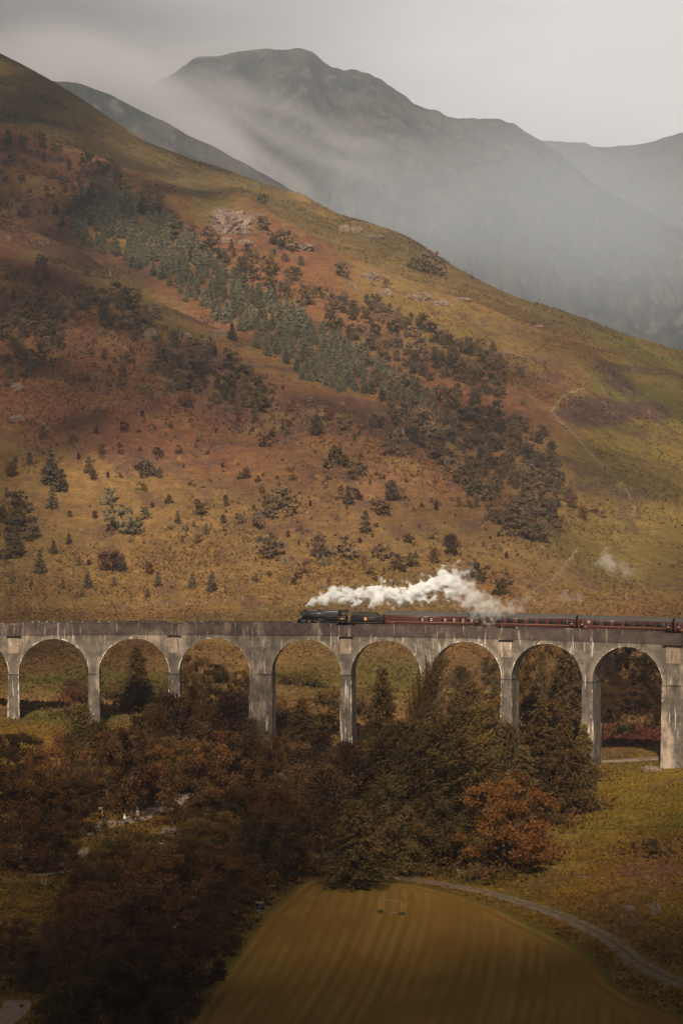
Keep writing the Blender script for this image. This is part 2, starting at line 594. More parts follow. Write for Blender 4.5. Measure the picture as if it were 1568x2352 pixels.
def mat_ground():
    t = NT('moor_grass_and_bracken')
    p = t.pos()
    veg = t.attr('veg').outputs['Color']
    fine = t.noise(t.vscale(p, (1, .5, 1)), 1.3, 5, 0.7)
    mid = t.noise(p, 0.22, 5, 0.6)
    big = t.noise(p, 0.03, 4, 0.55)
    k = t.math('ADD', t.math('MULTIPLY', fine, 1.1), t.math('ADD', t.math('MULTIPLY', mid, .7), t.math('MULTIPLY', big, .3)))
    c = t.mix(1.0, veg, t.ramp(t.rng(k, .62, 1.5, smooth=False), [(0, (.25, .22, .22)), (.45, (.85, .85, .85)), (1, (1.9, 1.8, 1.7))]), 'MULTIPLY')
    hp = t.noise(t.vscale(p, (1, .40, 1.6), (11, 3, 2)), .055, 6, .68)
    c = t.mix(t.rng(hp, .53, .62, 0, .62), c, (.080, .046, .040))
    gp = t.noise(t.vscale(p, (1, .40, 1.6), (61, 9, 2)), .045, 6, .68)
    c = t.mix(t.rng(gp, .54, .64, 0, .55), c, (.175, .115, .040))
    spot = t.noise(t.vscale(p, (1, .45, 1)), .30, 6, .68)
    c = t.mix(t.math('MULTIPLY', t.rng(spot, .54, .66, 0, .6), t.rng(big, .40, .62)), c, (.055, .034, .030))
    s2 = t.noise(t.vscale(p, (1, .45, 1), (40, 3, 2)), 0.24, 6, .68)
    c = t.mix(t.rng(s2, .57, .68, 0, .6), c, (.25, .155, .065))
    return t.diffuse(c, t.math('ADD', fine, t.math('MULTIPLY', mid, 2.0)), 0.8, 0.8)


ground_o = add_obj('ground', me_t, mat_ground(), kind='structure')


# ----------------------------------------------------------------------------
# far ridge and mountains
# ----------------------------------------------------------------------------
def mountain(name, prof, Yb, Yt, zbase, seed, amp, mat, ustep=4, rows=230, u0=None, u1=None, back=900):
    k = np.array(prof, float)
    u = np.arange(k[0, 0] if u0 is None else u0, (k[-1, 0] if u1 is None else u1) + 1, ustep)
    vt = gauss1(np.interp(u, k[:, 0], k[:, 1]), 1.2, 0)
    t = np.concatenate([np.linspace(0, 1, rows), 1 + np.linspace(.04, 1, 14)])
    T, U = np.meshgrid(t, u, indexing='ij')
    zt = zv(vt, Yt)[None, :]
    Y = Yb + (Yt - Yb) * np.minimum(T, 1) + back * np.maximum(T - 1, 0)
    X = (U - CX) / F * Yt * (0.75 + .25 * (Y / Yt))
    up = np.minimum(T, 1)
    prof_t = up * .75 + .25 * up * up
    Z = zbase + (zt - zbase) * prof_t - np.maximum(T - 1, 0) * (zt - zbase) * .8
    env = np.sin(np.clip(T, 0, 1) * math.pi) ** .7 * .85 + .10
    gul = np.abs(fbm(X + .4 * Z, Z * .40 + Y * .12, 380, 7, seed, .60))
    Z = Z + env * amp * ((.5 - gul * 2.2) + .55 * fbm(X, Y + Z, 150, 6, seed + 9, .6)) + np.clip((T - .9) * 10, 0, 1) * (T < 1.001) * fbm(X, Y * 0, 70, 4, seed + 4, .6) * amp * .10
    n, m = T.shape
    I = np.arange(n * m).reshape(n, m)
    Q = np.stack([I[:-1, :-1], I[:-1, 1:], I[1:, 1:], I[1:, :-1]], -1).reshape(-1, 4)
    return add_obj(name, mesh_np(name, np.stack([X, Y, Z], -1).reshape(-1, 3), Q, True), mat, kind='structure')


def mat_mountain():
    t = NT('mountain_grass_and_rock')
    p = t.pos()
    n = t.noise(p, .012, 7, .65)
    n2 = t.noise(t.vscale(p, (1, 1, .3)), .03, 6, .65)
    c = t.ramp(n, [(.35, (.020, .024, .025)), (.5, (.035, .039, .038)), (.62, (.060, .060, .054))])
    c = t.mix(t.rng(n2, .54, .64, 0, .8), c, (.080, .078, .076))
    return t.diffuse(c, n2, 1.0, 12.0)


MM = mat_mountain()
mountain('mountain', [(-600, 420), (0, 330), (250, 250), (330, 205), (400, 165), (440, 140), (500, 124), (560, 112), (600, 109), (640, 114), (690, 112), (712, 122), (740, 150), (780, 162), (840, 173), (870, 190), (950, 243), (1000, 260), (1050, 275), (1110, 280), (1180, 285), (1230, 316), (1300, 370), (1400, 448), (1480, 488), (1568, 520), (1800, 640), (2200, 800)], 2700, 4600, -40, 61, 105, MM)
mountain('hill_ridge', [(-600, 60), (-100, 160), (60, 182), (110, 186), (180, 190), (250, 214), (330, 252), (400, 290), (450, 322), (500, 345), (560, 380), (610, 408), (660, 436), (720, 480), (800, 540), (900, 620), (1000, 700)], 2400, 3000, -60, 75, 42, MM, ustep=3)
mountain('far_mountain', [(700, 700), (1000, 470), (1150, 380), (1230, 322), (1290, 324), (1350, 331), (1400, 333), (1450, 326), (1500, 320), (1568, 306), (1700, 280), (1900, 330), (2300, 480)], 4900, 6800, -40, 91, 90, MM, ustep=8, rows=90)


# ----------------------------------------------------------------------------
# viaduct: curved in plan, radius 240 m, concave towards the viewer
# ----------------------------------------------------------------------------
RAD, AX, AY = 240.0, -40.0, 247.4
TOPZ, BANDZ, SPRZ = 30.0, 27.4, 19.25
RAILZ = 28.9


def W(s, d, z):
    s = np.asarray(s, float); d = np.asarray(d, float); z = np.asarray(z, float)
    th = s / RAD; r = RAD + d
    s, d, z, th, r = np.broadcast_arrays(s, d, z, th, r)
    return np.stack([AX + r * np.sin(th), AY + r * np.cos(th), z], -1)


_th = np.linspace(-.8, .9, 8000)


def s_of(u_src, d=0.0):
    u = 960 + (AX + (RAD + d) * np.sin(_th)) / (AY + (RAD + d) * np.cos(_th)) * (F / K)
    return float(np.interp(u_src, u, _th) * RAD)


def sdz_mesh(name, S, Q, edge=None, smooth=False):
    S = np.asarray(S, float)
    me = mesh_np(name, W(S[:, 0], S[:, 1], S[:, 2]), Q, smooth)
    a = me.attributes.new('sdz', 'FLOAT_VECTOR', 'POINT')
    if len(a.data) == len(S):
        a.data.foreach_set('vector', S.astype(np.float32).ravel())
        e = me.attributes.new('edge', 'FLOAT', 'POINT')
        e.data.foreach_set('value', (np.full(len(S), 9.0) if edge is None else np.asarray(edge)).astype(np.float32))
    return me


class SB:
    """grids in (s, d, z) joined into one mesh"""
    def __init__(s):
        s.P, s.Q, s.E, s.n = [], [], [], 0

    def grid(s, A, edge=None, flip=False):
        A = np.asarray(A, float)
        n, m = A.shape[:2]
        I = np.arange(n * m).reshape(n, m) + s.n
        q = np.stack([I[:-1, :-1], I[:-1, 1:], I[1:, 1:], I[1:, :-1]], -1).reshape(-1, 4)
        s.Q.append(q[:, ::-1] if flip else q)
        s.P.append(A.reshape(-1, 3)); s.n += n * m
        s.E.append(np.full(n * m, 9.0) if edge is None else np.broadcast_to(edge, (n, m)).ravel())
        return s

    def slab(s, s0, s1, d0, d1, z0, z1, ns=2, edge=None):
        """closed box, ns columns along s"""
        ss = np.linspace(s0, s1, ns)
        def g(a, b):
            return np.stack(np.broadcast_arrays(*a), -1), b
        f = lambda d, zz: np.stack([np.stack([ss, np.full(ns, dd), np.full(ns, z)], -1) for dd, z in zip(d, zz)], 0)
        s.grid(f((d0, d0), (z0, z1)), edge)
        s.grid(f((d1, d1), (z1, z0)), edge)
        s.grid(f((d0, d1), (z1, z1)), edge)
        s.grid(f((d1, d0), (z0, z0)), edge)
        for x, fl in ((s0, True), (s1, False)):
            s.grid([[[x, d0, z0], [x, d1, z0]], [[x, d0, z1], [x, d1, z1]]], None, fl)
        return s

    def build(s, name, mat, parent, **kw):
        return add_obj(name, sdz_mesh(name, np.concatenate(s.P), np.concatenate(s.Q), np.concatenate(s.E)), mat, parent, **kw)


def mat_concrete(name, base, dark, lime, board=1.0, edgew=0.35):
    t = NT(name)
    v = t.attr('sdz').outputs['Vector']
    e = t.attr('edge').outputs['Fac']
    boards = t.noise(t.vscale(v, (.10, .1, 2.4)), 1.0, 3, .6)
    blot = t.noise(v, .42, 6, .62)
    fine = t.noise(v, 2.6, 5, .65)
    c = t.mix(t.rng(blot, .36, .66), dark, base)
    c = t.mix(t.rng(boards, .44, .60, 0, .6 * board), c, tuple(x * .58 for x in base))
    c = t.mix(t.rng(fine, .5, .75, 0, .4), c, tuple(min(1, x * 1.45) for x in base))
    # pale leached lime: broad patches and running streaks
    lp = t.noise(t.vscale(v, (1, 1, .5), (7, 1, 3)), .16, 5, .6)
    c = t.mix(t.rng(lp, .54, .68, 0, .75 * lime), c, (.50, .40, .31))
    drip = t.noise(t.vscale(v, (2.6, 2.6, .24), (3, 8, 1)), .75, 5, .6)
    c = t.mix(t.rng(drip, .60, .64, 0, .75 * lime), c, (.62, .56, .48))
    dk = t.noise(t.vscale(v, (1.7, 1.7, .18), (30, 8, 1)), .8, 5, .6)
    c = t.mix(t.rng(dk, .56, .70, 0, .75), c, (.052, .044, .040))
    ed = t.math('ADD', e, t.math('MULTIPLY', t.math('SUBTRACT', t.noise(t.vscale(v, (1, 1, .4)), .55, 5, .7), .43), 3.0))
    c = t.mix(t.rng(ed, .02, edgew * .45, .85, 0), c, (.66, .60, .52))
    h = t.math('ADD', t.math('MULTIPLY', boards, 1.5), fine)
    return t.principled(c, .92, h, .5, .04, spec=.15)


M_SPAN = mat_concrete('weathered_concrete', (.195, .160, .134), (.082, .067, .057), .85)
M_RING = mat_concrete('arch_ring_concrete', (.225, .188, .157), (.108, .090, .076), .5, .2, .5)
M_PIER = mat_concrete('pier_concrete', (.170, .142, .120), (.072, .060, .052), .95)
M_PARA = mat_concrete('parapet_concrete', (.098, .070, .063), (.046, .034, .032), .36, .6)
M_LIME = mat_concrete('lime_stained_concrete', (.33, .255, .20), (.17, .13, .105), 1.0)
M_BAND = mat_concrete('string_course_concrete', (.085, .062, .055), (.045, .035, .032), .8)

PIER_U = [39, 264.5, 490, 733, 972.6, 1197, 1423, 1650.6, 1892]
PS = [s_of(p) for p in PIER_U]
PW = [2.1, 2.1, 2.1, 4.6, 2.1, 2.1, 2.1, 2.1, 4.6]
PS = [PS[0] - 18.3 - 17.0, PS[0] - 17.0] + PS + [PS[-1] + 18.3, PS[-1] + 18.3 + 17.1]
PW = [2.1, 2.1] + PW + [2.1, 2.1]
REFUGE = {2, 4, 6, 8, 10}
via = empty('viaduct', tuple(W(PS[5], 2.8, 0.0)), label='long curved concrete railway viaduct with tall round arches and white lime streaks', category='viaduct')
bpy.context.view_layer.update()
DEP = 5.6


def on_via(o):
    o.matrix_parent_inverse = Matrix.Translation(-Vector(via.location))
    return o


for i, (ps, pw) in enumerate(zip(PS, PW)):
    g = float(min(ground(*W(ps, 0, 0)[:2]), ground(*W(ps, DEP, 0)[:2]))) - 2.0
    zz = np.linspace(SPRZ - .2, g, 9)
    b = SB()
    hw = pw / 2 + .06 + (SPRZ - zz) / 60
    dd = (SPRZ - zz) / 70 + .06
    cols = np.array([-1, -.8, -.5, 0, .5, .8, 1])
    for d_sign in (0, 1):
        A = np.stack([np.stack([ps + h * cols, np.full(7, (-q if d_sign == 0 else DEP + q)), np.full(7, z)], -1) for h, q, z in zip(hw, dd, zz)], 0)
        E = np.stack([h * (1 - np.abs(cols)) for h in hw], 0)
        b.grid(A, E, d_sign == 0)
    dc = np.linspace(0, 1, 5)
    for sg in (-1, 1):
        A = np.stack([np.stack([np.full(5, ps + sg * h), -q + (DEP + 2 * q) * dc, np.full(5, z)], -1) for h, q, z in zip(hw, dd, zz)], 0)
        b.grid(A, np.broadcast_to(np.minimum(dc, 1 - dc) * DEP + .1, (9, 5)), sg > 0)
    pier = on_via(b.build('pier', M_PIER, via))
    if pw > 4:
        pier['label'] = 'broad buttress pier, twice as wide as the others'
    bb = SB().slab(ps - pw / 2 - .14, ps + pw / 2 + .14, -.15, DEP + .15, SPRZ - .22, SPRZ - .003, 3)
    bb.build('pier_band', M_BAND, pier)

for i in range(len(PS) - 1):
    a, bq = PS[i], PS[i + 1]
    o0, o1 = a + PW[i] / 2, bq - PW[i + 1] / 2
    c0, r0 = (o0 + o1) / 2, (o1 - o0) / 2
    r1 = r0 + .72
    zs = SPRZ
    # arch ring
    n = 44
    ang = np.linspace(math.pi, 0, n)
    b = SB()
    rr = np.array([r0, r0 + .2, r0 + .5, r1])
    top = lambda r: np.stack([c0 + r * np.cos(ang), zs + np.minimum(r * np.sin(ang), BANDZ - zs - .01)], -1)
    P = np.stack([top(r) for r in rr], 0)
    A = np.concatenate([P[..., :1], np.full(P.shape[:2] + (1,), -.06), P[..., 1:]], -1)
    E = np.broadcast_to((rr - r0)[:, None], A.shape[:2])
    b.grid(A, E, True)
    A2 = A.copy(); A2[..., 1] = DEP + .06
    b.grid(A2, E)
    dcol = np.linspace(-.06, DEP + .06, 4)
    A3 = np.stack([np.stack([P[0, :, 0], np.full(n, d), P[0, :, 1]], -1) for d in dcol], 0)
    b.grid(A3)
    A4 = np.stack([np.stack([P[-1, :, 0], np.full(n, d), P[-1, :, 1]], -1) for d in (-.06, 0.02)], 0)
    b.grid(A4, None, True)
    on_via(b.build('arch_ring', M_RING, via))
    # spandrel wall
    ss = np.unique(np.concatenate([[a, a + PW[i] / 4, o0 - .001], c0 + r1 * np.cos(np.linspace(math.pi, 0, 46)), [o1 + .001, bq - PW[i + 1] / 4, bq]]))
    ss = ss[(ss >= a) & (ss <= bq)]
    q = np.clip(r1 * r1 - (ss - c0) ** 2, 0, None)
    zl = np.minimum(zs + np.sqrt(q), BANDZ - .012)
    lev = np.linspace(0, 1, 5)
    A = np.stack([np.stack([ss, np.zeros(len(ss)), zl + (BANDZ - zl) * t], -1) for t in lev], 0)
    b = SB().grid(A)
    A2 = A.copy(); A2[..., 1] = DEP
    b.grid(A2, None, True)
    on_via(b.build('spandrel_wall', M_SPAN, via))
    # parapets; lower across each refuge
    lo = a + (2.0 if i in REFUGE else .012)
    hi = bq - (2.0 if (i + 1) in REFUGE else .012)
    for d0, d1 in ((-.10, .32), (DEP - .32, DEP + .10)):
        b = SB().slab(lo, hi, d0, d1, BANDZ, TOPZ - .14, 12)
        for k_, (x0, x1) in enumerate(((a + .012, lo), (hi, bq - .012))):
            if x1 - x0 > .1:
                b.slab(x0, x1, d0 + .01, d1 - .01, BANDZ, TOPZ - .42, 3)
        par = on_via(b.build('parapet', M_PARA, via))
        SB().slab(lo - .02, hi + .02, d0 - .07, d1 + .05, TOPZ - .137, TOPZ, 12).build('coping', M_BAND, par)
    on_via(SB().slab(a, bq, .33, DEP - .33, BANDZ - .2, 28.5, 8).build('deck', M_SPAN, via))
    b = SB().slab(a + .01, bq - .01, 1.2, 4.4, 28.503, 28.74, 8)
    on_via(b.build('ballast', mat_plain('track_ballast', (.11, .095, .085), .95, .5, 6) if i == 0 else bpy.data.materials['track_ballast'], via))

for i in REFUGE:
    if i >= len(PS):
        continue
    ps = PS[i]
    hw = 1.42 if PW[i] < 4 else 1.9
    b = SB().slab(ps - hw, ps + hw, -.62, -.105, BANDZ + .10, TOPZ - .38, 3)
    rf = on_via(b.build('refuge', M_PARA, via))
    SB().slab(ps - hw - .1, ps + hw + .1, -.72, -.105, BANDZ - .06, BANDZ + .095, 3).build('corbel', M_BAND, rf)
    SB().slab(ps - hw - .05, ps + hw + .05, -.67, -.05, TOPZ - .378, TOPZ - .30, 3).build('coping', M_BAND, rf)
    on_via(SB().slab(ps - hw * .8, ps + hw * .8, -.14, -.003, 23.6, BANDZ - .065, 3).build('pilaster', M_LIME, via, label='pale lime stained pilaster under the refuge'))
M_RAIL = mat_plain('rail_steel', (.13, .085, .06), .45, .3, 4, .7)
for dgauge in (2.8 - .72, 2.8 + .72):
    b = SB().slab(PS[0], PS[-1], dgauge - .04, dgauge + .04, 28.742, RAILZ, 90)
    on_via(b.build('rail', M_RAIL, via))

# ----------------------------------------------------------------------------
# train
# ----------------------------------------------------------------------------
M_BLACK = mat_plain('oily_black_paint', (.012, .012, .015), .55, .5, 2.0, 0, .2)
M_BOILER = mat_plain('polished_black_boiler', (.030, .031, .036), .34, .5, 2.0, 0, .5)
M_SMOKE = mat_plain('matt_black_smokebox', (.014, .013, .013), .65, .4, 3.0)
M_STEEL = mat_plain('bright_steel', (.30, .28, .26), .35, .3, 5, .8)
M_RED = mat_plain('buffer_beam_red', (.25, .03, .02), .5)
M_CREAM = mat_plain('cream_lining', (.34, .235, .13), .6, .1)
M_GOLD = mat_plain('gold_transfer', (.75, .42, .10), .5, .15, 8)
M_ORANGE = mat_plain('orange_crest', (.62, .20, .05), .5, .2, 8)
M_COAL = mat_plain('coal', (.012, .012, .012), .6, .5, 5)
M_MAROON = mat_plain('maroon_paint', (.064, .019, .016), .42, .22, 1.2, 0, .4)
M_ROOF = mat_plain('grey_coach_roof', (.055, .052, .050), .8, .3, .9)
M_UNDER = mat_plain('underframe_grime', (.028, .020, .016), .85, .4, 3)
M_GLASS = mat_plain('dark_window_glass', (.020, .020, .022), .12, .3, 1.5, 0, .6)
M_CLOTH = mat_plain('white_table_linen', (.60, .56, .50), .8, .2, 4)
M_TAN = mat_plain('tan_curtain', (.34, .22, .12), .8, .25, 4)
M_PINK = mat_plain('frosted_window', (.26, .185, .165), .35, .1, 2)
M_SKIN = mat_plain('skin', (.42, .22, .15), .6, .1)

DT = 2.8


def on_track(name, u0, u1, **props):
    s0, s1 = s_of(u0, DT), s_of(u1, DT)
    sm = (s0 + s1) / 2
    L = 2 * (RAD + DT) * math.sin((s1 - s0) / RAD / 2)
    p = W(sm, DT - .35, RAILZ)
    return empty(name, tuple(p), -sm / RAD, **props), L


def wheel(name, x, y, r, parent, mat, spokes=12):
    e = MB()
    n = 20
    for (ra, rb) in ((r, r * .86),):
        V, Q = [], []
        for k in range(n):
            t = 2 * math.pi * k / n
            for rr, yy in ((ra, -.07), (ra, .07), (rb, .07), (rb, -.07)):
                V.append([rr * math.cos(t), yy, rr * math.sin(t)])
        for k in range(n):
            for j in range(4):
                Q.append([k * 4 + j, k * 4 + (j + 1) % 4, ((k + 1) % n) * 4 + (j + 1) % 4, ((k + 1) % n) * 4 + j])
        e.add(V, Q)
    for k in range(spokes):
        t = 2 * math.pi * k / spokes
        e.tube([[.1 * r * math.cos(t), 0, .1 * r * math.sin(t)], [.88 * r * math.cos(t), 0, .88 * r * math.sin(t)]], .035, 4, False)
    e.tube([[0, -.1, 0], [0, .1, 0]], r * .17, 10)
    return wheel_place(name, e.mesh(name), x, y, r, parent, mat)


def wheel_place(name, me, x, y, r, parent, mat):
    o = add_obj(name, me, mat, parent)
    o.location = (x, y, r)
    return o


loco, LL = on_track('steam_locomotive', 832, 985, label='black steam locomotive with tapered boiler leading the train to the left', category='locomotive')
x0 = -LL / 2
X = lambda f: x0 + f * LL         # fraction along the engine from the front buffers
# frames, running plate
MB().box(X(.035), X(1), -.62, .62, .75, 1.45).build('frames', M_UNDER, loco)
rp = MB().box(X(.05), X(.33), -1.3, 1.3, 1.72, 1.80)
rp.box(X(.33), X(.80), -1.3, 1.3, 1.98, 2.06)
rp.box(X(.325), X(.335), -1.3, 1.3, 1.72, 2.06)
rp.box(X(.045), X(.075), -1.3, 1.3, 1.30, 1.80)
rp.build('running_plate', M_BLACK, loco)
bbm = MB().box(X(.03), X(.045), -1.3, 1.3, .95, 1.5).build('buffer_beam', M_RED, loco)
for y in (-.87, .87):
    MB().tube([[X(.033), y, 1.06], [X(.004), y, 1.06]], .10, 8).tube([[X(.006), y, 1.06], [X(0), y, 1.06]], .26, 12).build('buffer', M_STEEL, loco)
sb = MB()
sb.tube([[X(.105), 0, 2.74], [X(.112), 0, 2.74], [X(.235), 0, 2.74]], [.82, .88, .88], 22)
sb.build('smokebox', M_SMOKE, loco, True)
MB().tube([[X(.088), 0, 2.74], [X(.094), 0, 2.74], [X(.104), 0, 2.74]], [.30, .62, .74], 20).build('smokebox_door', M_BLACK, loco, True)
bo = MB().tube([[X(.236), 0, 2.74], [X(.42), 0, 2.78], [X(.555), 0, 2.82]], [.86, .90, .94], 24)
boil = bo.build('boiler', M_BOILER, loco, True)
for f in (.29, .37, .45, .53):
    MB().tube([[X(f), 0, 2.755 + (f - .236) * .2], [X(f + .004), 0, 2.755 + (f - .236) * .2]], .885 + (f - .236) * .25, 24, False).build('boiler_band', M_STEEL if f > .5 else M_BLACK, boil)
fb = MB()
prof = []
for k in range(13):
    t = math.pi * k / 12
    prof.append((-.98 * math.copysign(abs(math.cos(t)) ** .45, math.cos(t)), 2.86 + .94 * math.sin(t) ** .45 if 0 < k < 12 else 2.86))
prof = [(-.86, 1.6)] + prof + [(.86, 1.6)]
A = [[xx, p[0], p[1]] for xx in (X(.557), X(.80)) for p in prof]
m_ = len(prof)
fb.add(A, [[k, k + 1, m_ + k + 1, m_ + k] for k in range(m_ - 1)])
fb.build('firebox', M_BOILER, loco, True)
MB().tube([[X(.178), 0, 3.52], [X(.178), 0, 3.62], [X(.178), 0, 3.80], [X(.178), 0, 3.92], [X(.178), 0, 3.93]], [.40, .30, .29, .36, .24], 16).build('chimney', M_SMOKE, loco, True)
MB().tube([[X(.43), 0, 3.55], [X(.43), 0, 3.78], [X(.43), 0, 3.86]], [.46, .40, .12], 16).build('dome', M_BLACK, loco, True)
MB().tube([[X(.36), 0, 3.55], [X(.36), 0, 3.80]], [.22, .16], 12).build('top_feed', M_STEEL, loco, True)
for y in (-.2, .2):
    MB().tube([[X(.66), y, 3.72], [X(.66), y, 3.95]], [.09, .07], 8).build('safety_valve', M_BLACK, loco)
cb = MB()
cb.box(X(.80), X(.815), -1.28, 1.28, 2.06, 3.55)
for y in (-1.31, 1.27):
    cb.box(X(.803), X(.94), y, y + .04, 1.30, 2.62)
    cb.box(X(.803), X(.826), y, y + .04, 2.62, 3.40)
    cb.box(X(.876), X(.89), y, y + .04, 2.62, 3.40)
    cb.box(X(.93), X(.945), y, y + .04, 2.62, 3.40)
cab = cb.build('cab', M_BLACK, loco)
rf = MB()
arc = [(1.40 * math.sin(t), 3.30 + .58 * math.cos(t)) for t in np.linspace(-1.25, 1.25, 11)]
V = [[xx, p[0], p[1] + dz] for xx in (X(.795), X(.965)) for dz in (0, .05) for p in arc]
rf.add(V, [[k, k + 1, 22 + k + 1, 22 + k] for k in range(10)] + [[11 + k + 1, 11 + k, 33 + k, 33 + k + 1] for k in range(10)] + [[k + 1, k, 11 + k, 12 + k] for k in range(10)] + [[22 + k, 23 + k, 34 + k, 33 + k] for k in range(10)])
rf.build('roof', M_SMOKE, cab, True)
MB().box(X(.80), X(.99), -1.2, 1.2, 1.26, 1.34).build('cab_floor', M_UNDER, loco)


def outline(parent, name, xa, xb, za, zb, y, w, mat):
    m = MB()
    for (p, q) in (((xa, za), (xb, za)), ((xb, za), (xb, zb)), ((xb, zb), (xa, zb)), ((xa, zb), (xa, za))):
        m.tube([[p[0], y, p[1]], [q[0], y, q[1]]], w, 4)
    return m.build(name, mat, parent)


outline(cab, 'lining', X(.815), X(.93), 1.42, 2.52, -1.325, .016, M_CREAM)


def text_obj(name, body, size, loc, parent, mat, rx=90):
    cu = bpy.data.curves.new(name, 'FONT')
    cu.body = body
    cu.size = size
    cu.extrude = .008
    cu.align_x = 'CENTER'; cu.align_y = 'CENTER'
    tmp = bpy.data.objects.new(name, cu)
    COL.objects.link(tmp)
    dg = bpy.context.evaluated_depsgraph_get()
    me = bpy.data.meshes.new_from_object(tmp.evaluated_get(dg))
    bpy.data.objects.remove(tmp)
    bpy.data.curves.remove(cu)
    me.materials.clear()
    o = add_obj(name, me, mat, parent)
    o.location = loc
    o.rotation_euler = (math.radians(rx), 0, 0)
    return o


text_obj('number_lettering', '44871', .40, (X(.872), -1.335, 2.05), cab, M_GOLD)
for y in (-1.08, 1.08):
    MB().box(X(.10), X(.215), y - .3, y + .3, .85, 1.50, .9).build('cylinder', M_BLACK, loco)
    MB().tube([[X(.11), y, 1.62], [X(.21), y, 1.62]], .17, 10).build('steam_chest', M_STEEL, loco)
    MB().tube([[X(.115), y * .75, 1.9], [X(.12), y * .9, 2.6]], .11, 8).build('steam_pipe', M_STEEL, loco)
    sg = math.copysign(1, y)
    rods = MB().tube([[X(.21), y + sg * .12, 1.15], [X(.50), y + sg * .14, .78]], .06, 6)
    rods.box(X(.355), X(.69), y + sg * .10 - .03, y + sg * .10 + .03, .72, .86)
    rods.tube([[X(.30), y + sg * .12, 1.75], [X(.44), y + sg * .12, 1.28], [X(.50), y + sg * .12, .95]], .045, 5)
    rods.box(X(.21), X(.31), y - .05, y + .05, 1.34, 1.44)
    rods.build('motion_rods', M_STEEL, loco)
    MB().tube([[X(.14), y * .86, 3.02], [X(.55), y * .86, 3.12]], .025, 5).build('handrail', M_STEEL, loco)
    MB().tube([[X(.12), y * .95, 2.45], [X(.40), y * .97, 2.42], [X(.78), y * .98, 2.30]], .06, 6).build('side_pipe', M_BLACK, loco)
dw = wheel('driving_wheel', X(.37), -.79, .915, loco, M_BLACK, 16)
pw_ = wheel('bogie_wheel', X(.115), -.79, .50, loco, M_BLACK, 10)
for x in (.37, .52, .685):
    for y in (-.79, .79):
        if not (x == .37 and y < 0):
            wheel_place('driving_wheel', dw.data, X(x), y, .915, loco, None)
for x in (.115, .225):
    for y in (-.79, .79):
        if not (x == .115 and y < 0):
            wheel_place('bogie_wheel', pw_.data, X(x), y, .50, loco, None)
# driver leaning out
dr = MB()
dr.ball((X(.905), -1.36, 3.02), (.11, .12, .14), 10, 7)
hd = dr.build('driver_head', M_SKIN, loco, True)
hd.name = 'driver_head_ball'  # cream ball added as the driver's head, no light source
hd.data.materials[0] = M_CREAM

tend, TL = on_track('tender', 987, 1081, label='black tender with a gold crest behind the locomotive', category='tender')
tx = lambda f: -TL / 2 + f * TL
tb = MB()
side = [(0.01, 1.15), (0.01, 2.75), (.045, 3.05), (.80, 3.05), (.86, 2.72), (.985, 2.68), (.985, 1.15)]
for y in (-1.3, 1.26):
    V = [[tx(a), y, b] for a, b in side] + [[tx(a), y + .04, b] for a, b in side]
    n = len(side)
    tb.add(V, [[k, (k + 1) % n, n + (k + 1) % n, n + k] for k in range(n)], [[0, k + 1, k] for k in range(1, n - 1)] + [[n, n + k, n + k + 1] for k in range(1, n - 1)])
tb.box(tx(.01), tx(.985), -1.25, 1.25, 1.10, 1.3)
tb.box(tx(.975), tx(.99), -1.26, 1.26, 1.15, 2.68)
tb.box(tx(.80), tx(.975), -1.25, 1.25, 1.3, 2.60)
tbody = tb.build('tank', M_BLACK, tend)
V = [[tx(f), y, z] for f in (.04, .80) for y, z in ((-1.28, 3.05), (-1.05, 3.30), (-1.0, 3.28), (-1.2, 3.0))]
MB().add(V, [[0, 1, 5, 4], [1, 2, 6, 5], [2, 3, 7, 6]]).build('coping', M_BOILER, tend)
V2 = [[v[0], -v[1], v[2]] for v in V]
MB().add(V2, [[4, 5, 1, 0], [5, 6, 2, 1], [6, 7, 3, 2]]).build('coping', M_BOILER, tend)
gx, gy = np.meshgrid(np.linspace(.05, .80, 22), np.linspace(-1.02, 1.02, 9), indexing='ij')
gz = 3.12 + .38 * np.cos(gy * 1.2) * np.sin(np.clip((gx - .03) / .78, 0, 1) * math.pi) ** .6 + .12 * RNG.standard_normal(gx.shape) - .12
I = np.arange(gx.size).reshape(gx.shape)
add_obj('coal', mesh_np('coal', np.stack([tx(gx), gy, gz], -1).reshape(-1, 3), np.stack([I[:-1, :-1], I[1:, :-1], I[1:, 1:], I[:-1, 1:]], -1).reshape(-1, 4)), M_COAL, tend, kind='stuff')
pts = [(.02, 1.35), (.02, 2.55), (.07, 2.93), (.79, 2.93), (.84, 2.62), (.97, 2.56), (.97, 1.35), (.02, 1.35)]
lm = MB()
for p, q in zip(pts[:-1], pts[1:]):
    lm.tube([[tx(p[0]), -1.315, p[1]], [tx(q[0]), -1.315, q[1]]], .018, 4)
lm.build('lining', M_CREAM, tend)
cm = MB()
sh = [(-.26, .12), (-.30, .42), (-.12, .36), (0, .46), (.12, .36), (.30, .42), (.26, .12), (.32, -.12), (.12, -.34), (-.12, -.34), (-.32, -.12)]
V = [[tx(.47) + a, -1.31, 2.12 + b] for a, b in sh] + [[tx(.47) + a, -1.325, 2.12 + b] for a, b in sh] + [[tx(.47), -1.33, 2.12]]
n = len(sh)
cm.add(V, [[k, (k + 1) % n, n + (k + 1) % n, n + k] for k in range(n)], [[2 * n, n + (k + 1) % n, n + k] for k in range(n)])
crest = cm.build('crest', M_ORANGE, tend)
MB().add([[tx(.47) + a, -1.338, 2.12 + b] for a, b in ((-.16, .06), (-.10, .30), (.02, .22), (.16, .32), (.18, .02), (.06, -.1), (.1, -.24), (-.14, -.2))], None, [[0, k + 1, k] for k in range(1, 7)]).build('crest_figure', M_GOLD, crest)
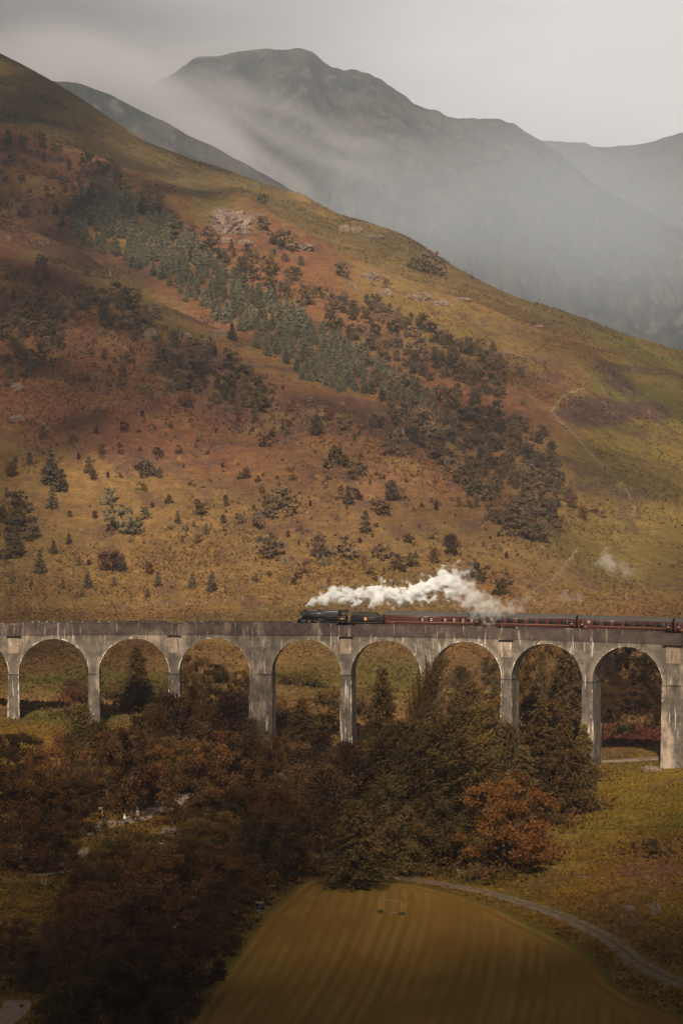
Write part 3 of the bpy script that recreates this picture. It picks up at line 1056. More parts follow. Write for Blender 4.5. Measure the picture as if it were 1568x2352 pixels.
MB().box(tx(.02), tx(.98), -.9, .9, .78, 1.12).build('underframe', M_UNDER, tend)
tw = wheel('tender_wheel', tx(.2), -.79, .65, tend, M_BLACK, 10)
for x in (.2, .5, .8):
    for y in (-.79, .79):
        if not (x == .2 and y < 0):
            wheel_place('tender_wheel', tw.data, tx(x), y, .65, tend, None)


def coach_body(L):
    m = MB()
    prof = [(-1.22, .98), (-1.33, 1.35), (-1.375, 1.9), (-1.36, 2.6), (-1.30, 2.98)]
    prof = prof + [(-y, z) for y, z in reversed(prof)]
    n = len(prof)
    V = [[x, y, z] for x in (-L / 2, L / 2) for y, z in prof]
    m.add(V, [[k, k + 1, n + k + 1, n + k] for k in range(n - 1)], [[0, k, k + 1] for k in range(1, n - 1)] + [[n, n + k + 1, n + k] for k in range(1, n - 1)])
    r = MB()
    pr = [(1.32 * math.sin(t), 2.98 + .76 * (math.cos(t) - math.cos(1.5)) / (1 - math.cos(1.5))) for t in np.linspace(-1.5, 1.5, 13)]
    xs = [(-L / 2 + .01, .90), (-L / 2 + .25, 1.0), (L / 2 - .25, 1.0), (L / 2 - .01, .90)]
    V = [[x, y, 2.985 + (z - 2.98) * k] for x, k in xs for y, z in pr]
    q = []
    for a in range(3):
        q += [[a * 13 + k, a * 13 + k + 1, (a + 1) * 13 + k + 1, (a + 1) * 13 + k] for k in range(12)]
    r.add(V, q, [[0, k, k + 1] for k in range(1, 12)] + [[39, 39 + k + 1, 39 + k] for k in range(1, 12)])
    return m, r


def yside(z):
    return float(np.interp(z, [1.35, 1.9, 2.6, 2.98], [1.33, 1.375, 1.36, 1.30]))


def pane(name, xc, w, z0, z1, parent, mat, proud=.012, depth=.03, me=None):
    y = yside((z0 + z1) / 2) + proud
    m = MB().box(xc - w / 2, xc + w / 2, -y, -y + depth, z0, z1)
    return m.build(name, mat, parent)


def coach(u0, u1, wins, label, dining=False, vents=True):
    e, L = on_track('railway_coach', u0, u1, label=label, category='railway coach', group='maroon coaches of the steam train')
    b, r = coach_body(L)
    b.build('body', M_MAROON, e)
    roof = r.build('roof', M_ROOF, e, True)
    for f in np.arange(.12, .95, .14):
        MB().tube([[-L / 2 + f * L, -.45, 3.62], [-L / 2 + f * L, -.45, 3.80]], [.16, .12], 8).build('roof_vent', M_SMOKE, roof)
    ln = MB().box(-L / 2 + .05, L / 2 - .05, -yside(1.62) - .015, -yside(1.62) + .03, 1.60, 1.66)
    ln.build('lining', M_CREAM, e)
    MB().box(-L / 2 + .05, L / 2 - .05, -1.345, 1.345, 2.93, 2.976).build('cornice', mat_bits['cornice'], e)
    for kind, f, w in wins:
        x = -L / 2 + f * L
        if kind == 'w':
            p = pane('window', x, w, 1.88, 2.72, e, M_GLASS)
            m = MB()
            y = yside(2.3) + .03
            for (a0, a1, c0_, c1_) in ((x - w / 2 - .04, x + w / 2 + .04, 2.72, 2.77), (x - w / 2 - .04, x + w / 2 + .04, 1.83, 1.88), (x - w / 2 - .05, x - w / 2, 1.88, 2.72), (x + w / 2, x + w / 2 + .05, 1.88, 2.72)):
                m.box(a0, a1, -y, -y + .04, c0_, c1_)
            m.box(x - .02, x + .02, -y, -y + .03, 2.48, 2.72)
            m.box(x - w / 2, x + w / 2, -y, -y + .03, 2.46, 2.49)
            m.build('window_frame', M_MAROON, p)
            if dining:
                MB().box(x - .04, x + w / 2 - .03, -y + .002, -y + .04, 1.90, 2.02).build('table_cloth', M_CLOTH, p)
                MB().box(x - .02, x + w / 2 - .03, -y + .002, -y + .04, 2.12, 2.45).build('curtain', M_TAN, p)
        elif kind == 'd':
            dd = pane('door', x, w + .32, 1.1, 2.86, e, M_MAROON, .008, .03)
            pane('door_window', x, w, 1.98, 2.70, dd, M_GLASS, .02, .03)
            pane('door_light', x, w * .75, 1.86, 2.02, dd, M_CLOTH, .028, .03)
        elif kind == 'f':
            pane('window', x, w, 1.95, 2.72, e, M_PINK)
        elif kind == 's':
            pane('window', x, w, 2.2, 2.62, e, M_GLASS)
    MB().box(-L / 2 + .2, L / 2 - .2, -1.05, 1.05, .62, .98).box(-L * .12, L * .12, -1.1, 1.1, .35, .62).build('underframe', M_UNDER, e)
    for f in (.14, .86):
        x = -L / 2 + f * L
        bg = MB()
        for y in (-1.0, .88):
            bg.box(x - 1.9, x + 1.9, y, y + .12, .38, .66)
        bg.box(x - .4, x + .4, -.9, .9, .35, .6)
        bo_ = bg.build('bogie', M_UNDER, e)
        for dx in (-1.3, 1.3):
            for y in (-.76, .76):
                MB().tube([[x + dx, y - .06, .46], [x + dx, y + .06, .46]], .46, 14).build('bogie_wheel', M_UNDER, bo_)
    for sg in (-1, 1):
        MB().box(sg * L / 2 - .22 + sg * .22, sg * L / 2 + .22 + sg * .22, -.55, .55, .95, 3.15).build('gangway', M_SMOKE, e)
    sx = .06 * L
    text_obj('coach_lettering', 'M 1859', .20, (-L / 2 + sx + .4, -yside(1.45) - .02, 1.42), e, M_GOLD)
    return e


mat_bits = {'cornice': mat_plain('coach_cornice', (.16, .10, .085), .6, .2)}
W2 = [('d', .045, .5), ('f', .115, .7)] + [('w', .20 + k * .112, 1.30) for k in range(7)] + [('f', .895, .7), ('d', .955, .5)]
W1 = [('w', .385 + .0, .95), ('w', .48, .95), ('s', .545, .30), ('w', .625, .95), ('w', .72, .95), ('w', .815, .95), ('w', .905, .95), ('d', .965, .5)]
coach(1087, 1352, W1, 'maroon dining coach with white tables in its windows, directly behind the tender', True)
coach(1357, 1623, W2, 'maroon coach half hidden in the steam, second behind the tender')
coach(1630, 1895, W2, 'whole maroon coach clear of the steam, near the right of the viaduct')
coach(1902, 2166, W2, 'maroon coach cut off by the right edge, last in view')


# ----------------------------------------------------------------------------
# vegetation prototypes
# ----------------------------------------------------------------------------
def rot_frames(n, rng, zbias=0.0):
    """random orthonormal pairs"""
    a = rng.standard_normal((n, 3)); a[:, 2] *= (1 - zbias)
    a /= np.linalg.norm(a, axis=1)[:, None] + 1e-9
    b = rng.standard_normal((n, 3))
    b -= (a * b).sum(1)[:, None] * a
    b /= np.linalg.norm(b, axis=1)[:, None] + 1e-9
    return a, b


def leaf_quads(P, L, Wd, rng, along=None, jit=.6):
    """leaf clumps: a pointed four-sided blade at every P"""
    n = len(P)
    a, b = rot_frames(n, rng)
    if along is not None:
        a = along + jit * a
        a /= np.linalg.norm(a, axis=1)[:, None] + 1e-9
        b -= (a * b).sum(1)[:, None] * a
        b /= np.linalg.norm(b, axis=1)[:, None] + 1e-9
    L = np.broadcast_to(L, n)[:, None] * rng.uniform(.6, 1.4, (n, 1)); Wd = np.broadcast_to(Wd, n)[:, None] * rng.uniform(.6, 1.4, (n, 1))
    c = np.cross(a, b)
    V = np.stack([P - a * L * .5, P + b * Wd * .5 + c * Wd * .12, P + a * L * .5, P - b * Wd * .5 + c * Wd * .12], 1).reshape(-1, 3)
    return V, np.arange(4 * n).reshape(-1, 4)


def limb_pts(p0, p1, rng, wob=.08, n=5, sag=0.0):
    t = np.linspace(0, 1, n)[:, None]
    P = p0 + (p1 - p0) * t
    Ln = np.linalg.norm(p1 - p0)
    P[1:-1] += rng.standard_normal((n - 2, 3)) * wob * Ln
    P[:, 2] += sag * Ln * (t[:, 0] * (1 - t[:, 0]) * 4)
    return P


def proto_broadleaf(seed, H=1.0, w=.42, base=.12, n_cl=70, per=80, leaf=.030, lobes=7, slim=1.0, trunk_r=.022, droop=0):
    """unit-height round-crowned tree: (trunk mesh, crown mesh)"""
    rng = np.random.default_rng(seed)
    tr = MB()
    lean = rng.standard_normal(2) * .03
    top = np.array([lean[0], lean[1], .80])
    tr.tube(limb_pts(np.zeros(3) - [0, 0, .03], top, rng, .012, 7), np.linspace(trunk_r, .004, 7), 7)
    lob = []
    for k in range(lobes):
        z = base + .14 + (.74 - base) * (k + .5) / lobes
        a = k * 2.4 + rng.uniform(-.5, .5)
        r = w * (.62 * math.sin(min(1, (1.02 - z) / .75) * math.pi * .62) + .08) * rng.uniform(.8, 1.15)
        c = np.array([r * math.cos(a), r * math.sin(a), z])
        lob.append((c, w * rng.uniform(.38, .60) * (1.0 - .35 * max(0, z - .55))))
        st = np.array([lean[0] * z, lean[1] * z, max(.1, z - .20 - .1 * rng.random())])
        tr.tube(limb_pts(st, c, rng, .06, 5, .05), np.linspace(trunk_r * .5, .003, 5), 5)
    lob.append((np.array([lean[0], lean[1], .83]), w * .42))
    P = []
    rad = np.array([l[1] for l in lob]); pr = rad ** 2 / (rad ** 2).sum()
    for k in rng.choice(len(lob), n_cl, p=pr):
        c, r = lob[k]
        d = rng.standard_normal(3); d /= np.linalg.norm(d)
        d[2] = d[2] * .8 + .12
        cc = c + d * r * rng.uniform(.70, 1.05)
        m = int(per * rng.uniform(.5, 1.4))
        q = rng.standard_normal((m, 3)) * np.array([1, 1, .80]) * r * .165
        P.append(cc + q)
    P = np.concatenate(P)
    P = P[P[:, 2] > base * .6]
    P[:, :2] *= slim
    P[:, 2] = np.minimum(P[:, 2], 1.02)
    V, Q = leaf_quads(P, leaf, leaf * .62, rng)
    if droop:
        V[:, 2] -= droop * (V[:, 0] ** 2 + V[:, 1] ** 2)
    return tr.mesh('trunk'), mesh_np('crown', V, Q)


def proto_conifer(seed, w=.22, n_wh=26, br=7, per=26, base=.06, leaf=.034, droop=.30, swept=0.0, rag=.25, trunk_r=.016, power=.9, thin=.5, jit=.55):
    """unit-height layered conifer; swept > 0 bends the sprays to +x as in a strong wind"""
    rng = np.random.default_rng(seed)
    tr = MB()
    bend = lambda z: np.array([swept * .30 * z ** 2.2, 0, z])
    zz = np.linspace(-.03, .97, 9)
    tr.tube([bend(max(z, 0)) if z >= 0 else np.array([0, 0, z]) for z in zz], np.linspace(trunk_r, .002, 9), 6)
    P, A = [], []
    for i in range(n_wh):
        f = (i + rng.uniform(-.3, .3)) / n_wh
        z = base + (1 - base) * np.clip(f, 0, 1) ** .92
        reach = w * (1 - (z - base) / (1.02 - base)) ** power * (1 + .12 * math.sin(i * 1.7)) + .012
        if z < base + .12:
            reach *= .72 + 2.2 * (z - base)
        for k in range(br):
            a = k * 2 * math.pi / br + i * 1.1 + rng.uniform(-.35, .35)
            R = reach * rng.uniform(1 - rag, 1 + rag * .8)
            d = np.array([math.cos(a), math.sin(a), 0])
            m = max(4, int(per * (R / w) ** .8))
            t = rng.uniform(.10, 1, m) ** .75
            side = rng.standard_normal((m, 1)) * (.20 * R) * (1 - t[:, None] * .7)
            p = bend(z) + d * (t[:, None] * R) + np.cross(d, [0, 0, 1.]) * side
            p[:, 2] += -droop * R * t ** 1.5 + .10 * R * t + rng.standard_normal(m) * .010
            if swept:
                p[:, 0] += swept * R * .55 * t ** 1.5
                p[:, 2] += swept * R * .95 * t ** 1.5
            P.append(p)
            al = d + np.array([0, 0, -.25]) + swept * np.array([.9, 0, 1.5])
            A.append(np.tile(al / np.linalg.norm(al), (m, 1)))
            if R > .06 and k % 2 == 0:
                e = bend(z) + d * R * .8 + np.array([0, 0, -droop * R * .7 + .08 * R])
                tr.tube([bend(z), e], [trunk_r * .28, .001], 4, False)
    P = np.concatenate(P); A = np.concatenate(A)
    V, Q = leaf_quads(P, leaf * 1.25, leaf * thin, rng, A, jit)
    return tr.mesh('trunk'), mesh_np('crown', V, Q)


def proto_birch(seed, w=.17, n=5200, leaf=.020, base=.14, lean=.0, tr_r=.010):
    """slender open tree with many fine upright twigs"""
    rng = np.random.default_rng(seed)
    tr = MB()
    top = np.array([lean + rng.uniform(-.03, .03), rng.uniform(-.03, .03), .95])
    tr.tube(limb_pts(np.array([0, 0, -.03]), top, rng, .010, 7), np.linspace(tr_r, .002, 7), 6)
    P, A = [], []
    nb = 34
    for k in range(nb):
        z = base + .12 + .78 * (k / nb) ** .9
        a = k * 2.4 + rng.uniform(-.4, .4)
        prof = math.sin(min(1, (1.03 - z) / .60) * math.pi / 2) * (.55 + .45 * min(1, (z - base) / .25))
        R = w * prof * rng.uniform(.7, 1.2)
        d = np.array([math.cos(a), math.sin(a), 0])
        p0 = np.array([top[0] * z, top[1] * z, z - .10]); p1 = p0 + d * R + np.array([0, 0, R * rng.uniform(.5, 1.1) + .03])
        tr.tube(limb_pts(p0, p1, rng, .03, 4, .05), np.linspace(.0042, .001, 4), 4, False)
        m = n // nb
        t = rng.uniform(.15, 1.08, m)
        q = p0 + (p1 - p0) * t[:, None] + rng.standard_normal((m, 3)) * np.array([.030, .030, .034])
        q[:, 2] -= .05 * t ** 2 * rng.random(m)
        P.append(q)
        A.append(np.tile((p1 - p0) / np.linalg.norm(p1 - p0) + np.array([0, 0, .3]), (m, 1)))
    P = np.concatenate(P); A = np.concatenate(A)
    V, Q = leaf_quads(P, leaf * 1.3, leaf * .6, rng, A, .9)
    return tr.mesh('trunk'), mesh_np('crown', V, Q)


def proto_shrub(seed, n_cl=26, per=46, leaf=.075):
    rng = np.random.default_rng(seed)
    tr = MB()
    P = []
    for k in range(n_cl):
        a = rng.uniform(0, 2 * math.pi); r = .62 * math.sqrt(rng.random())
        z = (.88 - .75 * r ** 1.6) * rng.uniform(.45, 1.0)
        c = np.array([r * math.cos(a), r * math.sin(a), z])
        P.append(c + rng.standard_normal((per, 3)) * np.array([.12, .12, .10]))
        if k % 2 == 0:
            tr.tube(limb_pts(np.array([0, 0, -.04]), c, rng, .05, 4), np.linspace(.03, .006, 4), 4, False)
    P = np.concatenate(P); P[:, 2] = np.abs(P[:, 2])
    V, Q = leaf_quads(P, leaf, leaf * .6, rng)
    return tr.mesh('stem'), mesh_np('foliage', V, Q)


def proto_dead(seed):
    rng = np.random.default_rng(seed)
    tr = MB()

    def grow(p, d, L, r, lev):
        q = p + d * L
        tr.tube(limb_pts(p, q, rng, .06, 4), np.linspace(r, r * .55, 4), 5, False)
        if lev == 0:
            return
        for k in range(rng.integers(2, 5)):
            t = rng.uniform(.45, 1)
            nd = d + rng.standard_normal(3) * .62 + np.array([0, 0, .1]); nd /= np.linalg.norm(nd)
            grow(p + (q - p) * t, nd, L * rng.uniform(.5, .75), r * .5, lev - 1)
    grow(np.array([0, 0, -.03]), np.array([.05, 0, 1.]), .42, .022, 4)
    return tr.mesh('trunk'), None


L_OAK = mat_leaf('brown_oak_leaves', (0.0413, 0.0248, 0.011), (0.1382, 0.0763, 0.0277), (0.1707, 0.0813, 0.026))
L_OAKD = mat_leaf('dark_oak_leaves', (0.0275, 0.0193, 0.0097), (0.0975, 0.0585, 0.0228), (0.1219, 0.0585, 0.0228))
L_OLIVE = mat_leaf('olive_leaves', (0.0468, 0.0358, 0.0123), (0.1382, 0.1008, 0.0325), (0.1625, 0.0943, 0.0325))
L_RUSSET = mat_leaf('russet_leaves', (.045, .018, .009), (.125, .048, .018), (.13, .062, .018))
L_RED = mat_leaf('red_brown_birch_leaves', (.047, .026, .016), (.125, .068, .038), (.13, .075, .035))
L_BIRCH = mat_leaf('bronze_birch_leaves', (0.055, 0.0358, 0.0165), (0.1707, 0.1008, 0.0423), (0.1869, 0.0943, 0.0358))
L_LARCH = mat_leaf('larch_needles', (0.0468, 0.033, 0.0138), (0.1707, 0.1137, 0.0423), (0.2113, 0.1219, 0.039))
L_SPRUCE = mat_leaf('spruce_needles', (0.043, 0.0298, 0.0148), (0.156, 0.0976, 0.035), (0.195, 0.1073, 0.035))
L_PINE = mat_leaf('pine_needles', (0.0413, 0.033, 0.0138), (0.1268, 0.091, 0.0358), (0.1463, 0.0894, 0.0325))
L_BLUE = mat_leaf('blue_green_pine_needles', (.155, .147, .098), (.305, .285, .190), (.25, .22, .14), .5)
L_HILLG = mat_leaf('dark_green_hill_needles', (.090, .086, .055), (.200, .188, .118), (.18, .15, .09), .5)
L_HILLD = mat_leaf('dark_hill_foliage', (.085, .063, .041), (.190, .142, .086), (.18, .115, .065), .5)
L_HILLB = mat_leaf('brown_hill_foliage', (.115, .080, .052), (.225, .155, .092), (.22, .135, .075), .5)
L_HILLR = mat_leaf('red_hill_foliage', (.070, .034, .026), (.15, .070, .045), (.15, .08, .04), .5)
L_PALE = mat_leaf('pale_willow_foliage', (.14, .12, .075), (.27, .23, .14), (.24, .19, .10), .5)
L_GORSE = mat_leaf('green_bush_leaves', (.022, .045, .010), (.060, .105, .022), (.05, .08, .02))
L_FERN = mat_leaf('olive_scrub_leaves', (.050, .046, .016), (.115, .100, .030), (.12, .075, .026))
BARK = mat_plain('grey_brown_bark', (.070, .050, .036), .95, .4, 3)
BARKP = mat_plain('pale_birch_bark', (.26, .20, .155), .9, .4, 2.5)
BARKD = mat_plain('dead_grey_wood', (.22, .165, .13), .9, .35, 2.5)


def kindset(fn, cnt, seed, mats, bark, part=('trunk', 'crown'), **kw):
    out = []
    for i in range(cnt):
        t, c = fn(seed + i, **kw)
        t.materials.append(bark)
        if c is not None:
            c.materials.append(mats[0])
        cs = [c]
        for m in mats[1:]:
            d = c.copy(); d.materials.clear(); d.materials.append(m); cs.append(d)
        out.append((t, cs, part))
    return out


PROTO = {
    'oak': kindset(proto_broadleaf, 4, 100, [L_OAK, L_OAKD, L_OLIVE, L_RUSSET, L_RED], BARK, w=.48, n_cl=84, per=120, leaf=.029, base=.03, lobes=8),
    'birch': kindset(proto_birch, 3, 140, [L_BIRCH, L_RED, L_OLIVE], BARKP, w=.21),
    'larch': kindset(proto_conifer, 3, 160, [L_LARCH], BARK, w=.25, swept=1.15, n_wh=32, br=8, per=92, rag=.5, droop=.02, leaf=.023, power=.55, thin=.36, jit=.8),
    'spruce': kindset(proto_conifer, 3, 180, [L_SPRUCE, L_PINE], BARK, w=.26, n_wh=28, br=8, per=62, rag=.38, leaf=.024, power=.8),
    'pine': kindset(proto_broadleaf, 2, 220, [L_PINE], BARK, w=.44, n_cl=100, per=110, leaf=.026, lobes=11, base=.05, droop=.35),
    'shrub': kindset(proto_shrub, 3, 240, [L_FERN, L_OAK, L_GORSE, L_RED, L_OLIVE], BARK, ('stem', 'foliage')),
    'dead': kindset(proto_dead, 1, 260, [None], BARKD),
    'hillconifer': kindset(proto_conifer, 3, 280, [L_HILLD, L_BLUE], BARK, w=.30, n_wh=13, br=7, per=15, leaf=.105, rag=.3, power=.72),
    'hillround': kindset(proto_broadleaf, 3, 300, [L_HILLB, L_HILLD, L_HILLR, L_PALE, L_FERN], BARK, w=.52, n_cl=46, per=30, leaf=.092, lobes=6, base=.0),
    'hillbirch': kindset(proto_birch, 3, 320, [L_HILLB, L_HILLR, L_HILLD], BARKP, w=.26, n=1300, leaf=.066, tr_r=.014, base=.04),
}
NAMES = {'oak': ('oak_tree', 'broadleaf tree'), 'birch': ('birch_tree', 'birch'), 'larch': ('larch_tree', 'larch'), 'spruce': ('spruce_tree', 'conifer'), 'pine': ('spreading_tree', 'spreading tree'),
         'shrub': ('shrub', 'shrub'), 'dead': ('bare_tree', 'bare tree'), 'hillconifer': ('hill_conifer', 'conifer'), 'hillround': ('hillside_tree', 'hillside tree'), 'hillbirch': ('hillside_birch', 'birch')}
used_labels = {}
PLANTS = []


def plant(kind, X_, Y_, H, wsc=1.0, var=0, label=None, group=None, name=None, parts=True, rz=None, sink=.15):
    nm, cat = NAMES[kind]
    protos = PROTO[kind]
    t, cs, pn = protos[RNG.integers(len(protos))]
    z = float(ground(X_, Y_)) - sink
    swept = kind == 'larch'
    rz = (RNG.uniform(-.5, .3) if swept else RNG.uniform(0, 6.28)) if rz is None else rz
    e = empty(name or nm, (X_, Y_, z), rz, label=label or cat, category=cat)
    e.scale = (H * wsc, H * wsc, H)
    if group:
        e['group'] = group
    add_obj(pn[0], t, None, e)
    if cs[var] is not None:
        add_obj(pn[1], cs[var], None, e)
    PLANTS.append((e, kind, var, X_, Y_, H))
    return e

# ----------------------------------------------------------------------------
# trees of the glen: (u, v of the foot, v of the tip, width, kind, leaf variant, label), source pixels of the photograph
# ----------------------------------------------------------------------------
GW = {'oak': .98, 'birch': .50, 'larch': .62, 'spruce': .54, 'pine': .95, 'shrub': 1.5, 'dead': .8, 'hillconifer': .6, 'hillround': .95, 'hillbirch': .5}
GL = 'trees filling the glen in front of the viaduct'
GB = 'trees behind the viaduct seen through its arches'
FRONT = [
    (1075, 2205, 1868, 120, 'spruce', 0, 'tall dark ragged conifer between the fifth and sixth piers'),
    (1150, 2235, 1862, 110, 'larch', 0, 'tallest windswept larch, its thin tip crossing the sixth pier'),
    (1015, 2310, 2030, 190, 'larch', 0, 'windswept larch left of the big olive larch, below the fifth pier'),
    (1110, 2345, 2005, 250, 'larch', 0, 'biggest olive larch streaming to the right in the middle of the wood'),
    (1225, 2300, 1990, 180, 'larch', 0, 'windswept larch right of the big olive larch, below the sixth pier'),
    (1325, 2240, 1905, 130, 'birch', 0, 'tall bronze pyramidal birch just left of the seventh pier'),
    (1285, 2225, 1960, 120, 'birch', 1, 'reddish birch behind the bronze pyramidal birch by the telegraph pole'),
    (1370, 2270, 1985, 120, 'birch', 0, 'thin bronze birch standing in front of the seventh pier'),
    (1425, 2290, 2030, 120, 'birch', 2, 'open birch over the whitish foot of the seventh pier'),
    (1520, 2285, 1958, 135, 'spruce', 0, 'tallest of the three dark spruces left of the eighth pier'),
    (1588, 2290, 1985, 105, 'spruce', 0, 'middle one of the three dark spruces left of the eighth pier'),
    (1640, 2280, 2030, 90, 'spruce', 0, 'lowest spruce, at the right end of the dark spruces, hiding the eighth pier foot'),
    (1470, 2300, 2090, 110, 'spruce', 1, 'short dark spruce between the birches and the three tall spruces'),
    (1420, 2450, 2195, 235, 'oak', 3, 'russet broad tree at the edge of the right meadow'),
    (1440, 2400, 2165, 130, 'oak', 3, 'orange topped russet tree behind the broad russet tree'),
    (1480, 2400, 2290, 120, 'oak', 4, 'low dark red tree on the right flank of the russet tree'),
    (1508, 2310, 2205, 90, 'dead', 0, 'bare dead tree with pale forked branches beside the russet tree'),
    (1000, 2495, 2245, 150, 'spruce', 1, 'drooping olive conifer standing alone by the lane at the field edge'),
    (1095, 2450, 2185, 200, 'pine', 0, 'dark layered spreading tree right of the drooping conifer'),
    (1205, 2440, 2230, 200, 'pine', 0, 'layered spreading tree with pale bare branches left of the russet tree'),
    (1300, 2430, 2265, 150, 'pine', 0, 'low spreading tree between the layered trees and the russet tree'),
    (905, 2400, 2150, 170, 'birch', 0, 'feathery brown tree behind the lane bend'),
    (815, 2465, 2215, 210, 'oak', 1, 'dark broad tree with a bare trunk left of the lane bend'),
    (960, 2330, 2075, 140, 'birch', 1, 'thin reddish birch below the fifth pier, left of the windswept larch'),
    (905, 2290, 2050, 130, 'birch', 1, 'reddish birch between the broad pier and the fifth pier'),
    (850, 2250, 2095, 110, 'birch', 2, 'small open birch above the pink river stones'),
    (640, 2225, 1950, 150, 'birch', 1, 'large red brown birch just left of the broad pier'),
    (700, 2235, 2010, 120, 'birch', 1, 'red brown birch covering the foot of the broad pier'),
    (560, 2195, 1935, 130, 'oak', 1, 'dark broadleaf tree between the third pier and the broad pier'),
    (485, 2190, 1938, 130, 'birch', 1, 'red brown birch hiding the foot of the third pier'),
    (425, 2200, 1985, 130, 'oak', 0, 'brown round tree left of the third pier foot'),
    (770, 2245, 2060, 120, 'oak', 1, 'dark tree right of the broad pier foot'),
    (600, 2325, 2060, 200, 'oak', 0, 'large round brown oak below the broad pier, left'),
    (700, 2320, 2075, 180, 'oak', 0, 'round brown oak directly below the broad pier'),
    (535, 2330, 2130, 180, 'oak', 1, 'dark oak beside the upper end of the walkers path'),
    (370, 2305, 2020, 190, 'oak', 0, 'brown oak behind the pale bent trunk by the path'),
    (300, 2250, 2020, 150, 'oak', 0, 'brown oak below the second pier'),
    (225, 2240, 1975, 120, 'birch', 2, 'slender brown birch left of the second pier'),
    (150, 2270, 2060, 180, 'oak', 0, 'brown oak below the first pier'),
    (50, 2250, 2065, 180, 'oak', 1, 'dark oak at the left edge just below the viaduct'),
    (-10, 2350, 2110, 220, 'oak', 1, 'dark oak cut by the left edge, level with the walkers'),
    (95, 2370, 2150, 210, 'oak', 0, 'broad brown oak left of the walkers'),
    (195, 2345, 2190, 150, 'oak', 1, 'dark oak whose branches reach the left end of the walkers path'),
    (60, 2445, 2270, 210, 'oak', 1, 'dark oak above the left meadow'),
    (180, 2450, 2290, 170, 'oak', 1, 'dark oak at the right end of the left meadow top edge'),
    (400, 2490, 2348, 240, 'oak', 2, 'olive topped oak right below the walkers path'),
    (560, 2400, 2235, 190, 'oak', 0, 'brown oak right of the pale path patch'),
    (600, 2460, 2290, 180, 'oak', 2, 'pale tipped oak below the round brown oaks'),
    (310, 2470, 2378, 170, 'oak', 0, 'brown oak just below the left half of the walkers path'),
    (490, 2470, 2370, 170, 'oak', 1, 'dark oak below the pale path patch'),
    (250, 2590, 2455, 170, 'oak', 1, 'dark oak between the stile and the brown oak'),
    (350, 2520, 2400, 190, 'oak', 0, 'brown oak below the olive topped oak, left'),
    (470, 2530, 2405, 190, 'oak', 4, 'reddish oak below the olive topped oak, right'),
    (620, 2540, 2400, 180, 'oak', 0, 'brown oak above the dark oak by the benches'),
    (520, 2420, 2350, 100, 'oak', 2, 'small olive oak between the path and its pale patch'),
    (640, 2350, 2200, 150, 'oak', 1, 'dark oak above the lower river stones, left'),
    (760, 2400, 2190, 160, 'oak', 0, 'brown oak between the river stones and the lane bend'),
    (840, 2350, 2150, 150, 'birch', 0, 'bronze birch left of the lane bend'),
    (450, 2260, 2080, 150, 'oak', 0, 'brown oak above the upper end of the walkers path'),
    (230, 2290, 2140, 140, 'oak', 1, 'dark oak behind the signpost'),
    (120, 2320, 2150, 150, 'oak', 0, 'brown oak left of the signpost'),
    (690, 2420, 2225, 190, 'oak', 1, 'dark oak above the lower river stones'),
    (740, 2500, 2290, 200, 'oak', 1, 'dark oak at the top left corner of the mown field'),
    (300, 2560, 2400, 200, 'oak', 0, 'brown oak right of the stile'),
    (430, 2590, 2410, 240, 'oak', 1, 'large dark oak right of the oak by the stile'),
    (550, 2560, 2390, 220, 'oak', 0, 'broad brown oak in the middle of the lower left wood'),
    (650, 2560, 2380, 190, 'oak', 1, 'dark oak left of the white benches'),
    (690, 2610, 2470, 150, 'oak', 1, 'dark oak beside the lowest bench at the field edge'),
    (250, 2650, 2490, 180, 'oak', 1, 'dark oak right of the left meadow'),
    (370, 2700, 2500, 260, 'oak', 4, 'reddish dark oak in the lower left wood'),
    (510, 2700, 2500, 250, 'oak', 1, 'large dark oak below the broad brown oak'),
    (630, 2680, 2510, 190, 'oak', 1, 'dark oak leaning over the field left edge'),
    (180, 2740, 2580, 180, 'oak', 4, 'reddish dark oak above the pale gravel patch'),
    (300, 2830, 2640, 230, 'oak', 1, 'dark oak below the pale gravel patch'),
    (440, 2830, 2610, 270, 'oak', 1, 'very large dark oak at the bottom of the wood'),
    (570, 2820, 2620, 230, 'oak', 1, 'dark oak at the bottom of the wood beside the field'),
    (90, 2780, 2640, 160, 'oak', 4, 'reddish oak above the bottom left path'),
    (210, 2960, 2720, 230, 'oak', 1, 'dark oak cut by the bottom edge right of the bottom left path'),
    (350, 3000, 2760, 280, 'oak', 1, 'dark oak cut by the bottom edge'),
    (500, 3010, 2780, 260, 'oak', 1, 'dark oak cut by the bottom edge next to the field corner'),
    (30, 2700, 2590, 140, 'oak', 4, 'reddish oak at the left edge below the left meadow'),
    (250, 2500, 2430, 90, 'shrub', 3, 'reddish shrub behind the stile'),
    (640, 2400, 2310, 110, 'shrub', 1, 'brown shrub between the lower river stones and the oaks'),
    (330, 2345, 2322, 80, 'shrub', 4, 'olive shrub on the near edge of the walkers path'),
    (1840, 2398, 2355, 38, 'spruce', 1, 'single small dark conifer on the right meadow'),
    (1660, 2190, 2150, 60, 'shrub', 0, 'olive shrub at the foot of the eighth pier'),
    (1560, 2320, 2275, 70, 'shrub', 3, 'red brown shrub below the dark spruces'),
    (1350, 2470, 2425, 90, 'shrub', 3, 'reddish shrub by the lane gate'),
    (1180, 2460, 2415, 90, 'shrub', 4, 'olive shrub above the lane right of the drooping conifer'),
]
for kd_, ps_ in PROTO.items():
    ws = []
    for t_, cs_l, _ in ps_:
        me_ = cs_l[0] or t_
        co_ = np.empty(len(me_.vertices) * 3, np.float32); me_.vertices.foreach_get('co', co_)
        co_ = co_.reshape(-1, 3)
        ws.append(np.percentile(co_[:, 0], 98) - np.percentile(co_[:, 0], 2))
    GW[kd_] = float(np.mean(ws))
print('crown widths', {k_: round(v_, 2) for k_, v_ in GW.items()})
